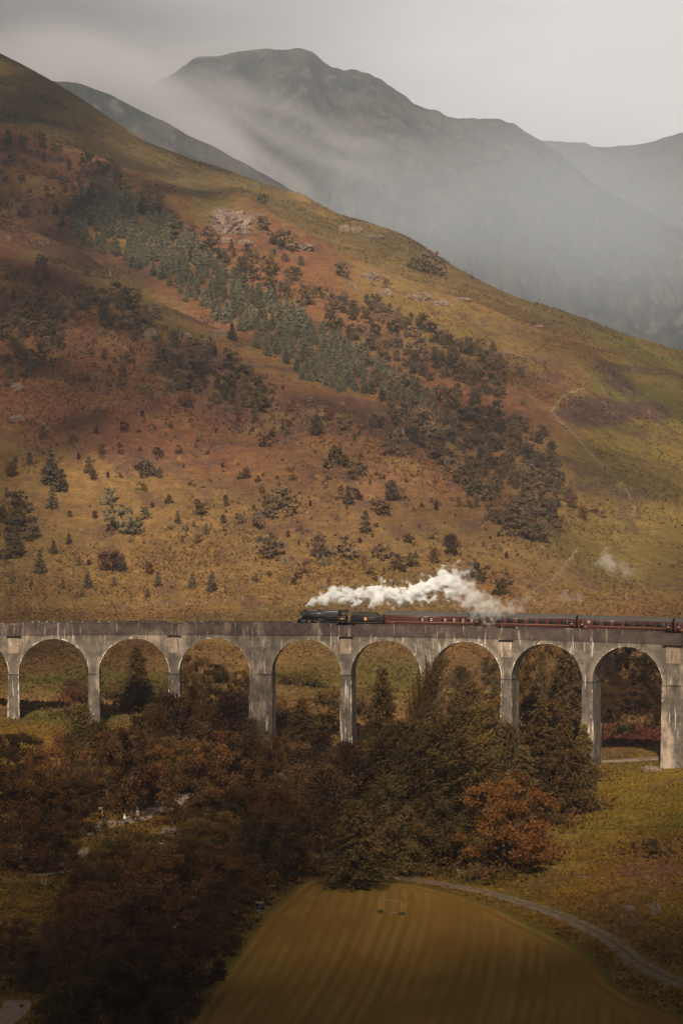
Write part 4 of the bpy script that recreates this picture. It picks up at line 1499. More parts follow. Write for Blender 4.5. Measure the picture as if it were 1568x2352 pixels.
for u, vb, vt, wp, kd, var, lab in FRONT:
    x, y, z = ats(u, vb, ymax=482)
    H = (vb - vt) / (F / K) * y
    if vb > 2600 and u > 480:
        x -= 65 / (F / K) * y
    wr_ = wp / (F / K) * y / (GW[kd] * H)
    ex_ = max(1.0, wr_ / 1.2) if kd == 'oak' else 1.0
    plant(kd, x, y, H * ex_, wr_ / ex_, var, lab, GL, sink=.15 + H * (ex_ - 1))

BACK = [
    (385, 2000, 1812, 85, 'spruce', 0, 'dark pointed conifer seen through the second arch from the left'),
    (455, 1985, 1885, 110, 'shrub', 0, 'olive bush filling the right half of the second arch'),
    (330, 1965, 1900, 110, 'shrub', 0, 'olive bush left of the pointed conifer in the second arch'),
    (225, 1975, 1905, 90, 'shrub', 1, 'brown bush left of the second pier, behind'),
    (205, 2030, 1925, 60, 'oak', 1, 'small dark tree just left of the second pier'),
    (545, 2010, 1845, 90, 'oak', 0, 'brown tree behind the viaduct right of the third pier'),
    (625, 2015, 1870, 110, 'oak', 1, 'dark tree behind the viaduct in the middle of the third arch'),
    (690, 2010, 1890, 90, 'oak', 1, 'dark tree behind the viaduct against the broad pier'),
    (850, 2080, 1958, 80, 'spruce', 0, 'small dark spruce seen through the arch right of the broad pier'),
    (800, 1925, 1880, 90, 'shrub', 0, 'olive bush right of the broad pier under the arch'),
    (880, 1930, 1868, 110, 'shrub', 4, 'light olive bush in the middle of the arch right of the broad pier'),
    (940, 1985, 1930, 100, 'shrub', 1, 'brown bush left of the fifth pier'),
    (790, 2020, 1960, 110, 'shrub', 1, 'brown bush beside the small dark spruce'),
    (905, 2060, 1990, 120, 'shrub', 0, 'olive bush right of the small dark spruce'),
    (1010, 2010, 1940, 110, 'shrub', 3, 'red brown bush right of the fifth pier, behind'),
    (1290, 1965, 1868, 75, 'birch', 1, 'small red birch behind the viaduct right of the telegraph pole'),
    (1385, 1975, 1850, 95, 'oak', 2, 'olive tree left of the seventh pier, behind the viaduct'),
    (1455, 2085, 1830, 110, 'oak', 3, 'russet tree right of the seventh pier, behind the viaduct'),
    (1525, 2090, 1800, 130, 'oak', 0, 'tall brown tree in the arch between the seventh and eighth piers'),
    (1590, 2085, 1805, 110, 'spruce', 0, 'tall dark conifer in the arch between the seventh and eighth piers'),
    (1640, 2075, 1850, 100, 'oak', 1, 'dark tree left of the eighth pier, behind the viaduct'),
    (1500, 2095, 1930, 100, 'oak', 1, 'low dark tree at the foot of the tall brown tree behind the arch'),
    (1700, 2010, 1815, 110, 'oak', 1, 'dark tree right of the eighth pier, behind the viaduct'),
    (1765, 2005, 1800, 120, 'oak', 0, 'tall brown tree in the last arch on the right'),
    (1830, 2005, 1830, 110, 'oak', 1, 'dark tree left of the right broad pier, behind the viaduct'),
    (1700, 2035, 1925, 100, 'oak', 0, 'low brown tree at the left of the last arch'),
    (1780, 2010, 1930, 100, 'oak', 4, 'low reddish tree in the middle of the last arch'),
    (1858, 2045, 1960, 60, 'oak', 1, 'low dark tree against the right broad pier'),
    (1900, 2000, 1820, 110, 'oak', 1, 'dark tree right of the right broad pier, behind the viaduct'),
    (1752, 2066, 2030, 60, 'shrub', 2, 'bright green round bush in the last arch on the right'),
]
for u, vb, vt, wp, kd, var, lab in BACK:
    x, y, z = ats(u, vb, ymin=497)
    H = (vb - vt) / (F / K) * y
    plant(kd, x, y, H, wp / (F / K) * y / (GW[kd] * H), var, lab, GB)

# hillside trees that stand on their own
HILL = []
for x, y, h in [(185, 350, 90), (320, 470, 230), (330, 625, 150), (390, 515, 150), (560, 400, 110), (705, 790, 60), (435, 850, 80), (340, 910, 95), (250, 1030, 150), (275, 1035, 80), (500, 985, 70), (80, 1085, 80), (200, 1110, 50), (400, 1130, 60), (555, 1125, 110), (520, 1180, 65), (720, 1115, 70), (930, 1185, 65), (995, 1115, 105), (1210, 1125, 100), (1335, 1145, 130), (1420, 1160, 50), (1120, 720, 90), (1300, 790, 75), (1150, 840, 55), (820, 840, 45), (770, 1020, 120), (270, 190, 100), (45, 555, 70), (100, 335, 50)]:
    HILL.append((x / 2.24, 1150 + y / 2.24, h / 2.24, 'hillconifer', 0, 'dark conifer'))
for x, y, h in [(935, 430, 120), (690, 600, 110), (1080, 765, 65), (1170, 770, 55), (910, 690, 80), (850, 795, 120), (750, 770, 180), (800, 790, 110)]:
    HILL.append((x / 2.24, 1150 + y / 2.24, h / 2.24, 'hillround', 3, 'pale silvery bush'))
for x, y, h in [(660, 1020, 140), (725, 1020, 140), (940, 1040, 90), (560, 985, 45), (70, 430, 110), (590, 450, 80), (600, 690, 60), (440, 680, 50), (640, 290, 90), (1550, 440, 80)]:
    HILL.append((x / 2.24, 1150 + y / 2.24, h / 2.24, 'hillbirch', 1, 'red brown birch'))
for x, y, h, k, v, d in [(140, 1220, 190, 'hillround', 1, 'dark round tree'), (265, 1270, 80, 'hillconifer', 1, 'pale grey green conifer'), (515, 1230, 210, 'hillbirch', 0, 'brown birch'), (690, 1220, 200, 'hillround', 0, 'brown round tree'), (545, 1280, 90, 'hillconifer', 1, 'pale grey green conifer'), (730, 830, 150, 'hillconifer', 0, 'dark conifer'), (855, 1035, 170, 'hillconifer', 0, 'dark conifer'), (1050, 810, 170, 'hillbirch', 2, 'dark birch'), (640, 560, 180, 'hillround', 4, 'olive round tree'), (790, 620, 120, 'hillround', 0, 'brown round tree'), (500, 330, 170, 'hillbirch', 0, 'brown birch'), (680, 290, 110, 'hillround', 1, 'dark round tree'), (930, 270, 120, 'hillround', 0, 'brown round tree'), (1080, 480, 180, 'hillround', 0, 'brown round tree'), (1490, 1210, 180, 'hillbirch', 1, 'red brown birch'), (1360, 1265, 130, 'hillbirch', 1, 'red brown birch'), (320, 1320, 70, 'hillconifer', 1, 'pale grey green conifer'), (400, 1340, 60, 'hillround', 2, 'reddish bush'), (330, 1420, 60, 'hillround', 4, 'olive bush'), (530, 1450, 70, 'hillconifer', 1, 'pale grey green conifer'), (150, 1360, 50, 'hillround', 4, 'olive bush'), (45, 1400, 60, 'hillround', 1, 'dark bush'), (250, 900, 200, 'hillround', 0, 'brown round tree'), (120, 930, 160, 'hillround', 1, 'dark round tree'), (60, 1010, 120, 'hillround', 0, 'brown round tree'), (1080, 1300, 130, 'hillround', 0, 'brown bush'), (1200, 1290, 110, 'hillround', 4, 'olive bush'), (980, 1240, 130, 'hillround', 0, 'brown bush')]:
    HILL.append((700 + x / 2.613, 1100 + y / 2.613, h / 2.613, k, v, d))
for x, y, h, k, v, d in [(480, 1615, 95, 'hillround', 1, 'dark round bush'), (625, 1640, 35, 'hillround', 2, 'small reddish bush'), (890, 1150, 100, 'hillbirch', 1, 'red brown birch'), (955, 1225, 100, 'hillbirch', 1, 'red brown birch'), (1040, 1198, 95, 'hillround', 0, 'brown round tree'), (705, 708, 72, 'hillround', 0, 'brown round bush'), (605, 775, 75, 'hillconifer', 0, 'dark conifer'), (430, 462, 110, 'hillround', 0, 'brown round tree'), (260, 212, 90, 'hillround', 1, 'dark round tree'), (420, 292, 62, 'hillround', 1, 'dark round bush'), (475, 302, 62, 'hillround', 1, 'dark round bush'), (560, 345, 70, 'hillround', 1, 'dark round bush'), (140, 282, 60, 'hillround', 1, 'dark round bush'), (135, 190, 110, 'hillround', 1, 'dark round tree'), (75, 135, 70, 'hillround', 4, 'olive bush'), (370, 240, 60, 'hillround', 0, 'brown bush'), (350, 440, 60, 'hillround', 4, 'olive bush'), (305, 340, 50, 'hillround', 1, 'dark round bush'), (450, 1690, 110, 'hillround', 4, 'olive bush'), (300, 1600, 120, 'hillround', 4, 'olive bush'), (590, 520, 40, 'hillround', 1, 'dark bush')]:
    HILL.append((1200 + x / 2.178, 900 + y / 2.178, h / 2.178, k, v, d))
for x, y, h, k, v, d in [(1460, 120, 70, 'hillround', 1, 'dark bush'), (1540, 780, 100, 'hillround', 1, 'dark round tree'), (1450, 680, 80, 'hillround', 1, 'dark round bush'), (1165, 820, 100, 'hillround', 1, 'dark round tree'), (1220, 880, 90, 'hillround', 1, 'dark round tree'), (1275, 785, 60, 'hillconifer', 0, 'dark conifer'), (1290, 825, 50, 'hillconifer', 0, 'dark conifer'), (1330, 915, 100, 'hillbirch', 2, 'dark birch'), (1400, 960, 90, 'hillround', 1, 'dark round bush'), (1280, 1285, 100, 'hillconifer', 0, 'dark conifer'), (480, 935, 75, 'hillconifer', 0, 'dark conifer'), (610, 945, 45, 'hillconifer', 1, 'pale conifer'), (235, 900, 90, 'hillround', 1, 'dark round tree'), (130, 210, 60, 'hillround', 1, 'dark bush'), (45, 210, 90, 'hillconifer', 0, 'dark conifer'), (215, 180, 60, 'hillround', 1, 'dark bush'), (240, 230, 80, 'hillconifer', 0, 'dark conifer'), (300, 245, 50, 'hillround', 1, 'dark bush'), (120, 415, 50, 'hillround', 1, 'dark bush'), (35, 560, 60, 'hillconifer', 0, 'dark conifer'), (135, 615, 70, 'hillround', 1, 'dark bush'), (310, 590, 70, 'hillconifer', 0, 'dark conifer'), (345, 660, 70, 'hillconifer', 0, 'dark conifer')]:
    HILL.append((x / 1.96, 300 + y / 1.96, h / 1.96, k, v, d))
for x, y, h, k, v, d in [(530, 350, 110, 'hillround', 1, 'large dark bush'), (470, 330, 70, 'hillround', 1, 'dark bush'), (415, 245, 55, 'hillround', 1, 'dark bush'), (160, 375, 75, 'hillround', 1, 'dark bush'), (210, 420, 80, 'hillround', 1, 'dark bush'), (420, 130, 55, 'hillround', 1, 'dark bush'), (1150, 445, 60, 'hillround', 1, 'dark bush'), (1190, 460, 85, 'hillround', 1, 'dark bush'), (1240, 470, 110, 'hillround', 1, 'tall dark bush'), (1280, 470, 85, 'hillround', 1, 'dark bush'), (1440, 495, 30, 'hillconifer', 0, 'small conifer'), (1475, 520, 25, 'hillconifer', 0, 'small conifer'), (800, 485, 70, 'hillround', 1, 'dark bush'), (1020, 540, 50, 'hillround', 1, 'dark bush')]:
    HILL.append((500 + x / 1.742, 500 + y / 1.742, h / 1.742, k, v, d))

MARKS = [(520 / K, 490 / K, 'the pink rock crag'), (640 / K, 560 / K, 'the bush on the upper crag'), (985 / K, 600 / K, 'the skyline thicket'), (1360 / K, 950 / K, 'the purple heather patch'), (1390 / K, 1080 / K, 'the straight fence on the right slope'), (780 / K, 860 / K, 'the lower tip of the conifer plantation'), (300 / K, 560 / K, 'the upper conifer plantation'), (550 / K, 690 / K, 'the middle of the conifer plantation'), (110 / K, 1090 / K, 'the big leaning conifer pair at far left'), (345 / K, 1080 / K, 'the silvery bush on the sunlit bank'), (290 / K, 1200 / K, 'the clump of grey green bushes'), (250 / K, 1290 / K, 'the twin red birches'), (30 / K, 1250 / K, 'the dark thicket at the left edge'), (485 / K, 1340 / K, 'the tallest conifer above the fence posts'), (1000 / K, 1340 / K, 'the steam plume'), (1160 / K, 1320 / K, 'the round bush right of the steam'), (800 / K, 1140 / K, 'the slope middle'), (1200 / K, 1180 / K, 'the gully birch wood'), (830 / K, 640 / K, 'the white split boulder'), (60 / K, 300 / K, 'the upper left shoulder')]


def where(u, v):
    d = [math.hypot((u - a), (v - b) * 1.2) for a, b, _ in MARKS]
    i = int(np.argmin(d))
    a, b, nme = MARKS[i]
    du, dv = u - a, v - b
    if d[i] < 18:
        rel = 'beside'
    elif abs(du) > 1.6 * abs(dv):
        rel = 'right of' if du > 0 else 'left of'
    elif abs(dv) > 1.6 * abs(du):
        rel = 'below' if dv > 0 else 'above'
    else:
        rel = ('below right of' if du > 0 else 'below left of') if dv > 0 else ('above right of' if du > 0 else 'above left of')
    return rel, nme, d[i]


recs = []
for (u, v, h, k, var, d) in HILL:
    rel, nme, dist = where(u, v)
    recs.append([d, rel, nme, dist, u, v, h, k, var])
ORD = ['nearest', 'second nearest', 'third nearest', 'fourth nearest', 'fifth nearest', 'sixth nearest', 'seventh nearest', 'eighth nearest']
fam = {}
for r in recs:
    fam.setdefault((r[0], r[1], r[2]), []).append(r)
for key, rs in fam.items():
    rs.sort(key=lambda r: r[3])
    for i, r in enumerate(rs):
        if len(rs) == 1:
            lab = f'{r[0]} {r[1]} {r[2]}'
        else:
            lab = f'{r[0]} {r[1]} {r[2]}, {ORD[min(i, 7)]}'
        x, y, z = ats(r[4], r[5], ymin=700)
        H = r[6] / (F / K) * y
        plant(r[7], x, y, H, 1.0 if r[7] != 'hillbirch' else 1.25, r[8], lab, 'scattered trees on the hillside', sink=.3)


def in_poly(pt, poly):
    x, y = pt; c = False
    for (x0, y0), (x1, y1) in zip(poly, poly[1:] + poly[:1]):
        if (y0 > y) != (y1 > y) and x < (x1 - x0) * (y - y0) / (y1 - y0) + x0:
            c = not c
    return c


def scatter(poly, n, mind, seed, fade=None):
    rng = np.random.default_rng(seed)
    p = np.array(poly, float); lo, hi = p.min(0), p.max(0)
    out = []
    for _ in range(n * 40):
        q = lo + rng.random(2) * (hi - lo)
        if not in_poly(q, poly):
            continue
        if any(math.hypot(q[0] - o[0], (q[1] - o[1]) * 1.3) < mind for o in out):
            continue
        out.append((float(q[0]), float(q[1])))
        if len(out) >= n:
            break
    return out


def grove(name, label, items, props):
    """one mass of trees joined into a single object; items = (kind, var, u, v, h px) in 1568-px scale"""
    V, Q, TV, TQ, n, m = [], [], [], [], 0, 0
    T3 = []
    for (k, u, v, h) in items:
        t, cs, pn = PROTO[k][RNG.integers(len(PROTO[k]))]
        x, y, z = at(u, v, ymin=700)
        H = h / F * y
        a = RNG.uniform(0, 6.28); w = H * RNG.uniform(.8, 1.2)
        R = np.array([[w * math.cos(a), -w * math.sin(a), 0], [w * math.sin(a), w * math.cos(a), 0], [0, 0, H]])
        me = cs[0]
        co = np.empty(len(me.vertices) * 3, np.float32); me.vertices.foreach_get('co', co)
        P = co.reshape(-1, 3) @ R.T + np.array([x, y, z - .3])
        V.append(P); Q.append(np.arange(len(P)).reshape(-1, 4) + n); n += len(P)
    me = mesh_np(name, np.concatenate(V), np.concatenate(Q))
    return add_obj(name, me, props['mat'], None, label=label, kind='stuff')


BELT = [(150, 520), (160, 495), (175, 470), (215, 445), (300, 455), (345, 490), (410, 545), (470, 590), (560, 650), (640, 700), (720, 745), (800, 790), (870, 845), (960, 905), (1000, 950), (960, 945), (900, 915), (850, 900), (790, 905), (700, 868), (640, 830), (560, 765), (480, 720), (400, 665), (330, 620), (250, 590), (180, 555)]
it = [('hillconifer', u + RNG.normal(0, 7), v + RNG.normal(0, 6), float(np.clip(RNG.normal(31, 7), 16, 48))) for u, v in scatter(BELT, 600, 8.6, 5)]
nbk = [fbm(np.array([q[1]]), np.array([q[2] * 1.5]), 70, 3, 5)[0] for q in it]
grove('conifer_plantation', 'long belt of grey green conifers running diagonally down the gully', [q for q, k in zip(it, nbk) if k > -.3], {'mat': L_BLUE})
grove('conifer_plantation', 'darker conifers mixed into the diagonal belt', [q for q, k in zip(it, nbk) if k <= -.3], {'mat': L_HILLG})
GUL = [(850, 850), (930, 860), (1010, 900), (1090, 930), (1180, 990), (1250, 1040), (1285, 1120), (1295, 1200), (1250, 1250), (1180, 1245), (1130, 1190), (1070, 1150), (1010, 1090), (960, 1040), (900, 960), (850, 905)]
sp = scatter(GUL, 270, 10.5, 6)
RNG.shuffle(sp)
sp = [(float(u + RNG.normal(0, 14)), float(v + RNG.normal(0, 10))) for u, v in sp]
ROWN = ['atop', 'high in', 'mid way down', 'low in', 'at the foot of']
NTH = ['leftmost', 'second', 'third', 'fourth', 'fifth', 'sixth', 'seventh', 'eighth', 'ninth', 'tenth', 'eleventh', 'twelfth', 'thirteenth', 'fourteenth', 'fifteenth', 'sixteenth', 'seventeenth', 'eighteenth']


def name_rows(items, place):
    """items: (kind description, u, v, object): label each by its row and its turn from the left"""
    vs_ = sorted(i[2] for i in items)
    cell = {}
    for it_ in items:
        r_ = min(4, int(5 * vs_.index(it_[2]) / len(vs_)))
        cell.setdefault((r_, it_[0]), []).append(it_)
    for (r_, d_), L_ in cell.items():
        L_.sort(key=lambda q: q[1])
        for i_, it_ in enumerate(L_):
            it_[3]['label'] = f'{d_} {ROWN[r_]} {place}' + ('' if len(L_) == 1 else f', {NTH[min(i_, 17)]}' + ('' if i_ == 0 else ' from left'))


named = []
for i, (u, v) in enumerate(sp[:120]):
    k, var, d = (('hillbirch', 0, 'brown birch'), ('hillbirch', 2, 'dark birch'), ('hillround', 1, 'dark round tree'), ('hillround', 0, 'brown round tree'))[int(RNG.integers(4))]
    x, y, z = at(u, v, ymin=700)
    named.append((d, u, v, plant(k, x, y, RNG.uniform(26, 50) / F * y, 1.1, var, d + ' in the gully birch wood', 'crowded trees of the gully birch wood', sink=.3)))
name_rows(named, 'the gully birch wood')
it = [(('hillbirch', 'hillround')[int(RNG.integers(2))], u, v, RNG.uniform(18, 42)) for u, v in sp[120:]]
grove('birch_scrub', 'brown birch scrub packed between the trees of the gully wood', it, {'mat': L_HILLB})
SCR = [(420, 980), (1000, 960), (1180, 1270), (1160, 1380), (900, 1370), (640, 1330), (430, 1250), (200, 1080), (120, 1000), (300, 930)]
mix_k = lambda: ('hillround', 'hillround', 'hillbirch')[int(RNG.integers(3))]
sc_ = [(mix_k(), u, v, float(np.clip(RNG.gamma(3, 4), 5, 32))) for u, v in scatter(SCR, 300, 11, 9)]
grove('hill_scrub', 'low brown scrub and saplings sprinkled over the sunlit lower slope', sc_[::3], {'mat': L_HILLB})
grove('hill_scrub', 'low reddish scrub sprinkled over the sunlit lower slope', sc_[1::3], {'mat': L_HILLR})
grove('hill_scrub', 'low olive scrub sprinkled over the sunlit lower slope', sc_[2::3], {'mat': L_FERN})
SCR2 = [(0, 330), (150, 330), (450, 520), (900, 720), (1150, 800), (1150, 900), (900, 850), (640, 640), (430, 560), (150, 480), (0, 520)]
sc_ = [(mix_k(), u, v, float(np.clip(RNG.gamma(3, 4), 5, 28))) for u, v in scatter(SCR2, 260, 10, 10)]
grove('hill_scrub', 'low dark scrub sprinkled over the bracken slope around the plantation', sc_[::2], {'mat': L_HILLD})
grove('hill_scrub', 'low olive scrub sprinkled over the bracken slope around the plantation', sc_[1::2], {'mat': L_HILLB})
SCR3 = [(0, 640), (200, 650), (480, 800), (720, 920), (900, 1000), (700, 1000), (400, 940), (150, 900), (0, 920)]
sc_ = [(mix_k(), u, v, float(np.clip(RNG.gamma(3, 4.6), 6, 36))) for u, v in scatter(SCR3, 280, 11, 12)]
grove('hill_scrub', 'dark scrub on the shaded spur at the left', sc_[::2], {'mat': L_HILLD})
grove('hill_scrub', 'reddish scrub on the shaded spur at the left', sc_[1::2], {'mat': L_HILLR})
regions = [
    ([(0, 690), (60, 680), (150, 700), (155, 800), (110, 860), (0, 880)], 34, 17, 44, 'the spur edge thicket'),
    ([(0, 1180), (60, 1170), (90, 1230), (60, 1285), (0, 1290)], 12, 17, 46, 'the left edge thicket'),
    ([(170, 380), (270, 385), (330, 430), (420, 520), (430, 555), (390, 555), (300, 480), (200, 430)], 34, 12, 34, 'the dark upper wood'),
    ([(360, 800), (470, 800), (560, 860), (620, 930), (600, 960), (500, 940), (380, 880)], 34, 17, 46, 'the rocky spur scrub'),
    ([(170, 680), (300, 690), (390, 740), (330, 780), (200, 770)], 16, 18, 46, 'the grey crag scrub'),
    ([(560, 570), (690, 600), (720, 720), (640, 690), (570, 640)], 22, 16, 30, 'the bracken slope'),
    ([(730, 680), (900, 700), (1010, 760), (1060, 880), (1000, 880), (860, 830), (760, 760)], 60, 14, 32, 'the open wood'),
    ([(1000, 760), (1120, 790), (1180, 860), (1140, 920), (1060, 880)], 20, 15, 30, 'the upper gully slope'),
]
for poly, n, md, hh, pl in regions:
    named = []
    for u, v in scatter(poly, n, md, int(n * 7 + md)):
        j = int(RNG.integers(5))
        k, var, d = (('hillround', 1, 'dark round tree'), ('hillround', 0, 'brown round tree'), ('hillbirch', 2, 'dark birch'), ('hillround', 4, 'olive bush'), ('hillbirch', 0, 'brown birch'))[j]
        x, y, z = at(u, v, ymin=700)
        named.append((d, u, v, plant(k, x, y, hh * RNG.uniform(.55, 1.15) / F * y, 1.05, var, f'{d} {pl}', 'small trees of ' + pl, sink=.3)))
    name_rows(named, pl)
print('plants', len(PLANTS))

# ----------------------------------------------------------------------------
# lane, paths, mown field, river
# ----------------------------------------------------------------------------
def cr_spline(pts, n=14):
    P = np.array(pts, float)
    P = np.vstack([2 * P[0] - P[1], P, 2 * P[-1] - P[-2]])
    out = []
    for i in range(1, len(P) - 2):
        for t in np.linspace(0, 1, n, endpoint=False):
            a, b, c, d = P[i - 1], P[i], P[i + 1], P[i + 2]
            out.append(.5 * ((2 * b) + (c - a) * t + (2 * a - 5 * b + 4 * c - d) * t * t + (3 * b - a - 3 * c + d) * t ** 3))
    out.append(P[-2])
    return np.array(out)


def strip(name, px, width, mat, lift=.05, across=7, jitter=.12, crown=0.0, **props):
    """a sheet that follows the ground along a line through photo points (source px)"""
    pts = np.array([ats(u, v)[:2] for u, v in px])
    P = cr_spline(pts, 16)
    d = np.gradient(P, axis=0); d /= np.linalg.norm(d, axis=1)[:, None] + 1e-9
    nrm = np.stack([d[:, 1], -d[:, 0]], 1)
    wv = np.broadcast_to(width, len(P)) if np.isscalar(width) else np.interp(np.linspace(0, 1, len(P)), np.linspace(0, 1, len(width)), width)
    wob = 1 + jitter * fbm(P[:, 0], P[:, 1], 3, 3, 77)
    t = np.linspace(-.5, .5, across)
    XY = P[:, None, :] + nrm[:, None, :] * (t[None, :] * (wv * wob)[:, None])[..., None]
    Z = ground(XY[..., 0], XY[..., 1]) + lift + crown * (1 - (2 * t[None, :]) ** 2) - .10 * (np.abs(t) > .49)[None, :]
    I = np.arange(XY[..., 0].size).reshape(XY.shape[:2])
    Q = np.stack([I[:-1, :-1], I[1:, :-1], I[1:, 1:], I[:-1, 1:]], -1).reshape(-1, 4)
    me = mesh_np(name, np.concatenate([XY, Z[..., None]], -1).reshape(-1, 3), Q, True)
    PATHS.append((P, float(np.max(wv)) * .5 + .7))
    uv = me.attributes.new('across', 'FLOAT', 'POINT')
    uv.data.foreach_set('value', np.broadcast_to(t[None, :], Z.shape).astype(np.float32).ravel())
    return add_obj(name, me, mat, None, kind='structure', **props), P


def mat_lane():
    t = NT('worn_gravel_lane')
    a = t.attr('across').outputs['Fac']
    p = t.pos()
    n = t.noise(p, 1.2, 5, .65)
    c = t.mix(t.rng(n, .35, .7), (.105, .076, .054), (.185, .138, .102))
    mid = t.math('SUBTRACT', t.math('ABSOLUTE', a), t.math('MULTIPLY', n, .16))
    c = t.mix(t.rng(mid, -.04, .03, .8, 0), c, (.085, .068, .028))
    c = t.mix(t.rng(t.math('ADD', t.math('ABSOLUTE', a), t.math('MULTIPLY', n, .2)), .50, .58), c, (.09, .07, .026))
    return t.diffuse(c, n, .6, .1)


def mat_path():
    t = NT('pale_gravel_path')
    p = t.pos()
    a = t.attr('across').outputs['Fac']
    n = t.noise(p, 1.6, 5, .65)
    c = t.mix(t.rng(n, .35, .7), (.16, .115, .088), (.26, .20, .155))
    c = t.mix(t.rng(t.math('ADD', t.math('ABSOLUTE', a), t.math('MULTIPLY', n, .22)), .52, .60), c, (.10, .075, .03))
    return t.diffuse(c, n, .6, .1)


M_LANE, M_PATH = mat_lane(), mat_path()
PATHS = []
LANE = [(860, 2330), (888, 2368), (905, 2402), (940, 2436), (1000, 2453), (1070, 2463), (1180, 2476), (1330, 2502), (1450, 2533), (1560, 2569), (1650, 2609), (1730, 2656), (1785, 2700), (1850, 2738), (1930, 2768), (2060, 2800)]
lane, LP = strip('lane', LANE, 2.9, M_LANE, .07)
WALK = [(200, 2352), (255, 2332), (305, 2318), (360, 2308), (420, 2288), (470, 2266), (520, 2243), (560, 2228)]
path1, WP = strip('path', WALK, 4.6, M_PATH, .06)
strip('path', [(440, 2375), (455, 2358), (472, 2342), (480, 2328)], [3.5, 4.5, 3.5, 2.5], M_PATH, .06)
strip('path', [(95, 2462), (150, 2455), (205, 2447), (225, 2432), (233, 2408), (238, 2385)], 1.8, M_PATH, .06)
strip('path', [(-30, 2900), (20, 2862), (45, 2835), (50, 2815)], 4.0, M_PATH, .06)
strip('path', [(1640, 2146), (1700, 2141), (1760, 2139), (1870, 2132), (1960, 2130)], 4.2, M_PATH, .06)

FIELD = [(430, 2990), (514, 2877), (612, 2743), (686, 2645), (738, 2571), (800, 2520), (838, 2484), (870, 2472), (930, 2478), (1010, 2482), (1100, 2480), (1190, 2490), (1300, 2517), (1420, 2560), (1540, 2617), (1640, 2668), (1692, 2715), (1730, 2762), (1800, 2810), (1930, 2860), (1990, 2960)]
FP = np.array([ats(u, v)[:2] for u, v in FIELD])
FP = np.vstack([FP, [[FP[-1, 0] + 4, 225], [FP[0, 0] - 4, 225]]])


def poly_mask(X_, Y_, P):
    c = np.zeros(X_.shape, bool)
    n = len(P)
    for i in range(n):
        xa, ya = P[i]; xb, yb = P[(i + 1) % n]
        cond = (ya > Y_) != (yb > Y_)
        with np.errstate(divide='ignore', invalid='ignore'):
            xi = (xb - xa) * (Y_ - ya) / (yb - ya) + xa
        c ^= cond & (X_ < xi)
    return c


def poly_dist(X_, Y_, P):
    d = np.full(X_.shape, 1e9)
    n = len(P)
    for i in range(n):
        a, b = P[i], P[(i + 1) % n]
        e = b - a
        t = np.clip(((X_ - a[0]) * e[0] + (Y_ - a[1]) * e[1]) / (e @ e), 0, 1)
        d = np.minimum(d, np.hypot(X_ - a[0] - t * e[0], Y_ - a[1] - t * e[1]))
    return d


gx = np.arange(FP[:, 0].min() - 1, FP[:, 0].max() + 1, .36); gy = np.arange(224, FP[:, 1].max() + 1, .8)
GX, GY = np.meshgrid(gx, gy)
ins = poly_mask(GX, GY, FP)
edged = poly_dist(GX, GY, FP) * np.where(ins, 1, -1)
rowc = GX - (GY - 265) * .148 + .00055 * (GY - 265) ** 2 + 1.2 * np.exp(-np.maximum(edged, 0) / 5) + .5 * fbm(GX * 2, GY, 40, 3, 88)
headland = sstep(2.5, 6.0, edged)
phase = np.where(headland > .5, rowc / 1.7, edged / 1.7)
GZ = ground(GX, GY) + .06 + .022 * np.cos(phase * 2 * math.pi) + .03 * fbm(GX, GY, 1.5, 2, 60)
GZ = np.where(edged < 0, GZ - .25, GZ)
keep = (edged > -.9)
I = np.arange(GX.size).reshape(GX.shape)
kq = keep[:-1, :-1] & keep[1:, :-1] & keep[1:, 1:] & keep[:-1, 1:]
Q = np.stack([I[:-1, :-1], I[:-1, 1:], I[1:, 1:], I[1:, :-1]], -1)[kq]
us_, inv = np.unique(Q, return_inverse=True)
me = mesh_np('field', np.stack([GX, GY, GZ], -1).reshape(-1, 3)[us_], inv.reshape(-1, 4), True)
for nme, arr in (('row', phase), ('inset', edged)):
    a = me.attributes.new(nme, 'FLOAT', 'POINT'); a.data.foreach_set('value', arr.ravel()[us_].astype(np.float32))


def mat_field():
    t = NT('mown_hay_field')
    p = t.pos()
    ph = t.attr('row').outputs['Fac']; ins_ = t.attr('inset').outputs['Fac']
    n = t.noise(t.vscale(p, (1, .35, 1)), .9, 5, .65)
    nb = t.noise(t.vscale(p, (1, .5, 1)), .09, 4, .55)
    w = t.math('ADD', t.math('MULTIPLY', t.math('COSINE', t.math('MULTIPLY', t.math('ADD', ph, t.math('MULTIPLY', t.math('SUBTRACT', n, .5), .35)), 6.2832)), .5), .5)
    irr = t.noise(t.node('ShaderNodeCombineXYZ', {0: ph, 1: t.math('MULTIPLY', nb, 1.2)}).outputs[0], 1.15, 3, .6)
    w = t.math('ADD', t.math('MULTIPLY', w, .5), t.math('MULTIPLY', t.rng(irr, .36, .64), .5))
    c = t.mix(t.math('MULTIPLY', w, t.rng(nb, .35, .65, .15, 1.0)), (.130, .072, .016), (.215, .125, .031))
    c = t.mix(t.rng(n, .5, .8, 0, .5), c, (.095, .066, .020))
    c = t.mix(t.rng(nb, .52, .70, 0, .35), c, (.115, .085, .018))
    c = t.mix(t.rng(t.math('ADD', ins_, t.math('MULTIPLY', n, 1.5)), .6, 2.6, .9, 0), c, (.060, .070, .016))
    return t.diffuse(c, n, .7, .12)


field = add_obj('field', me, mat_field(), None, kind='structure')

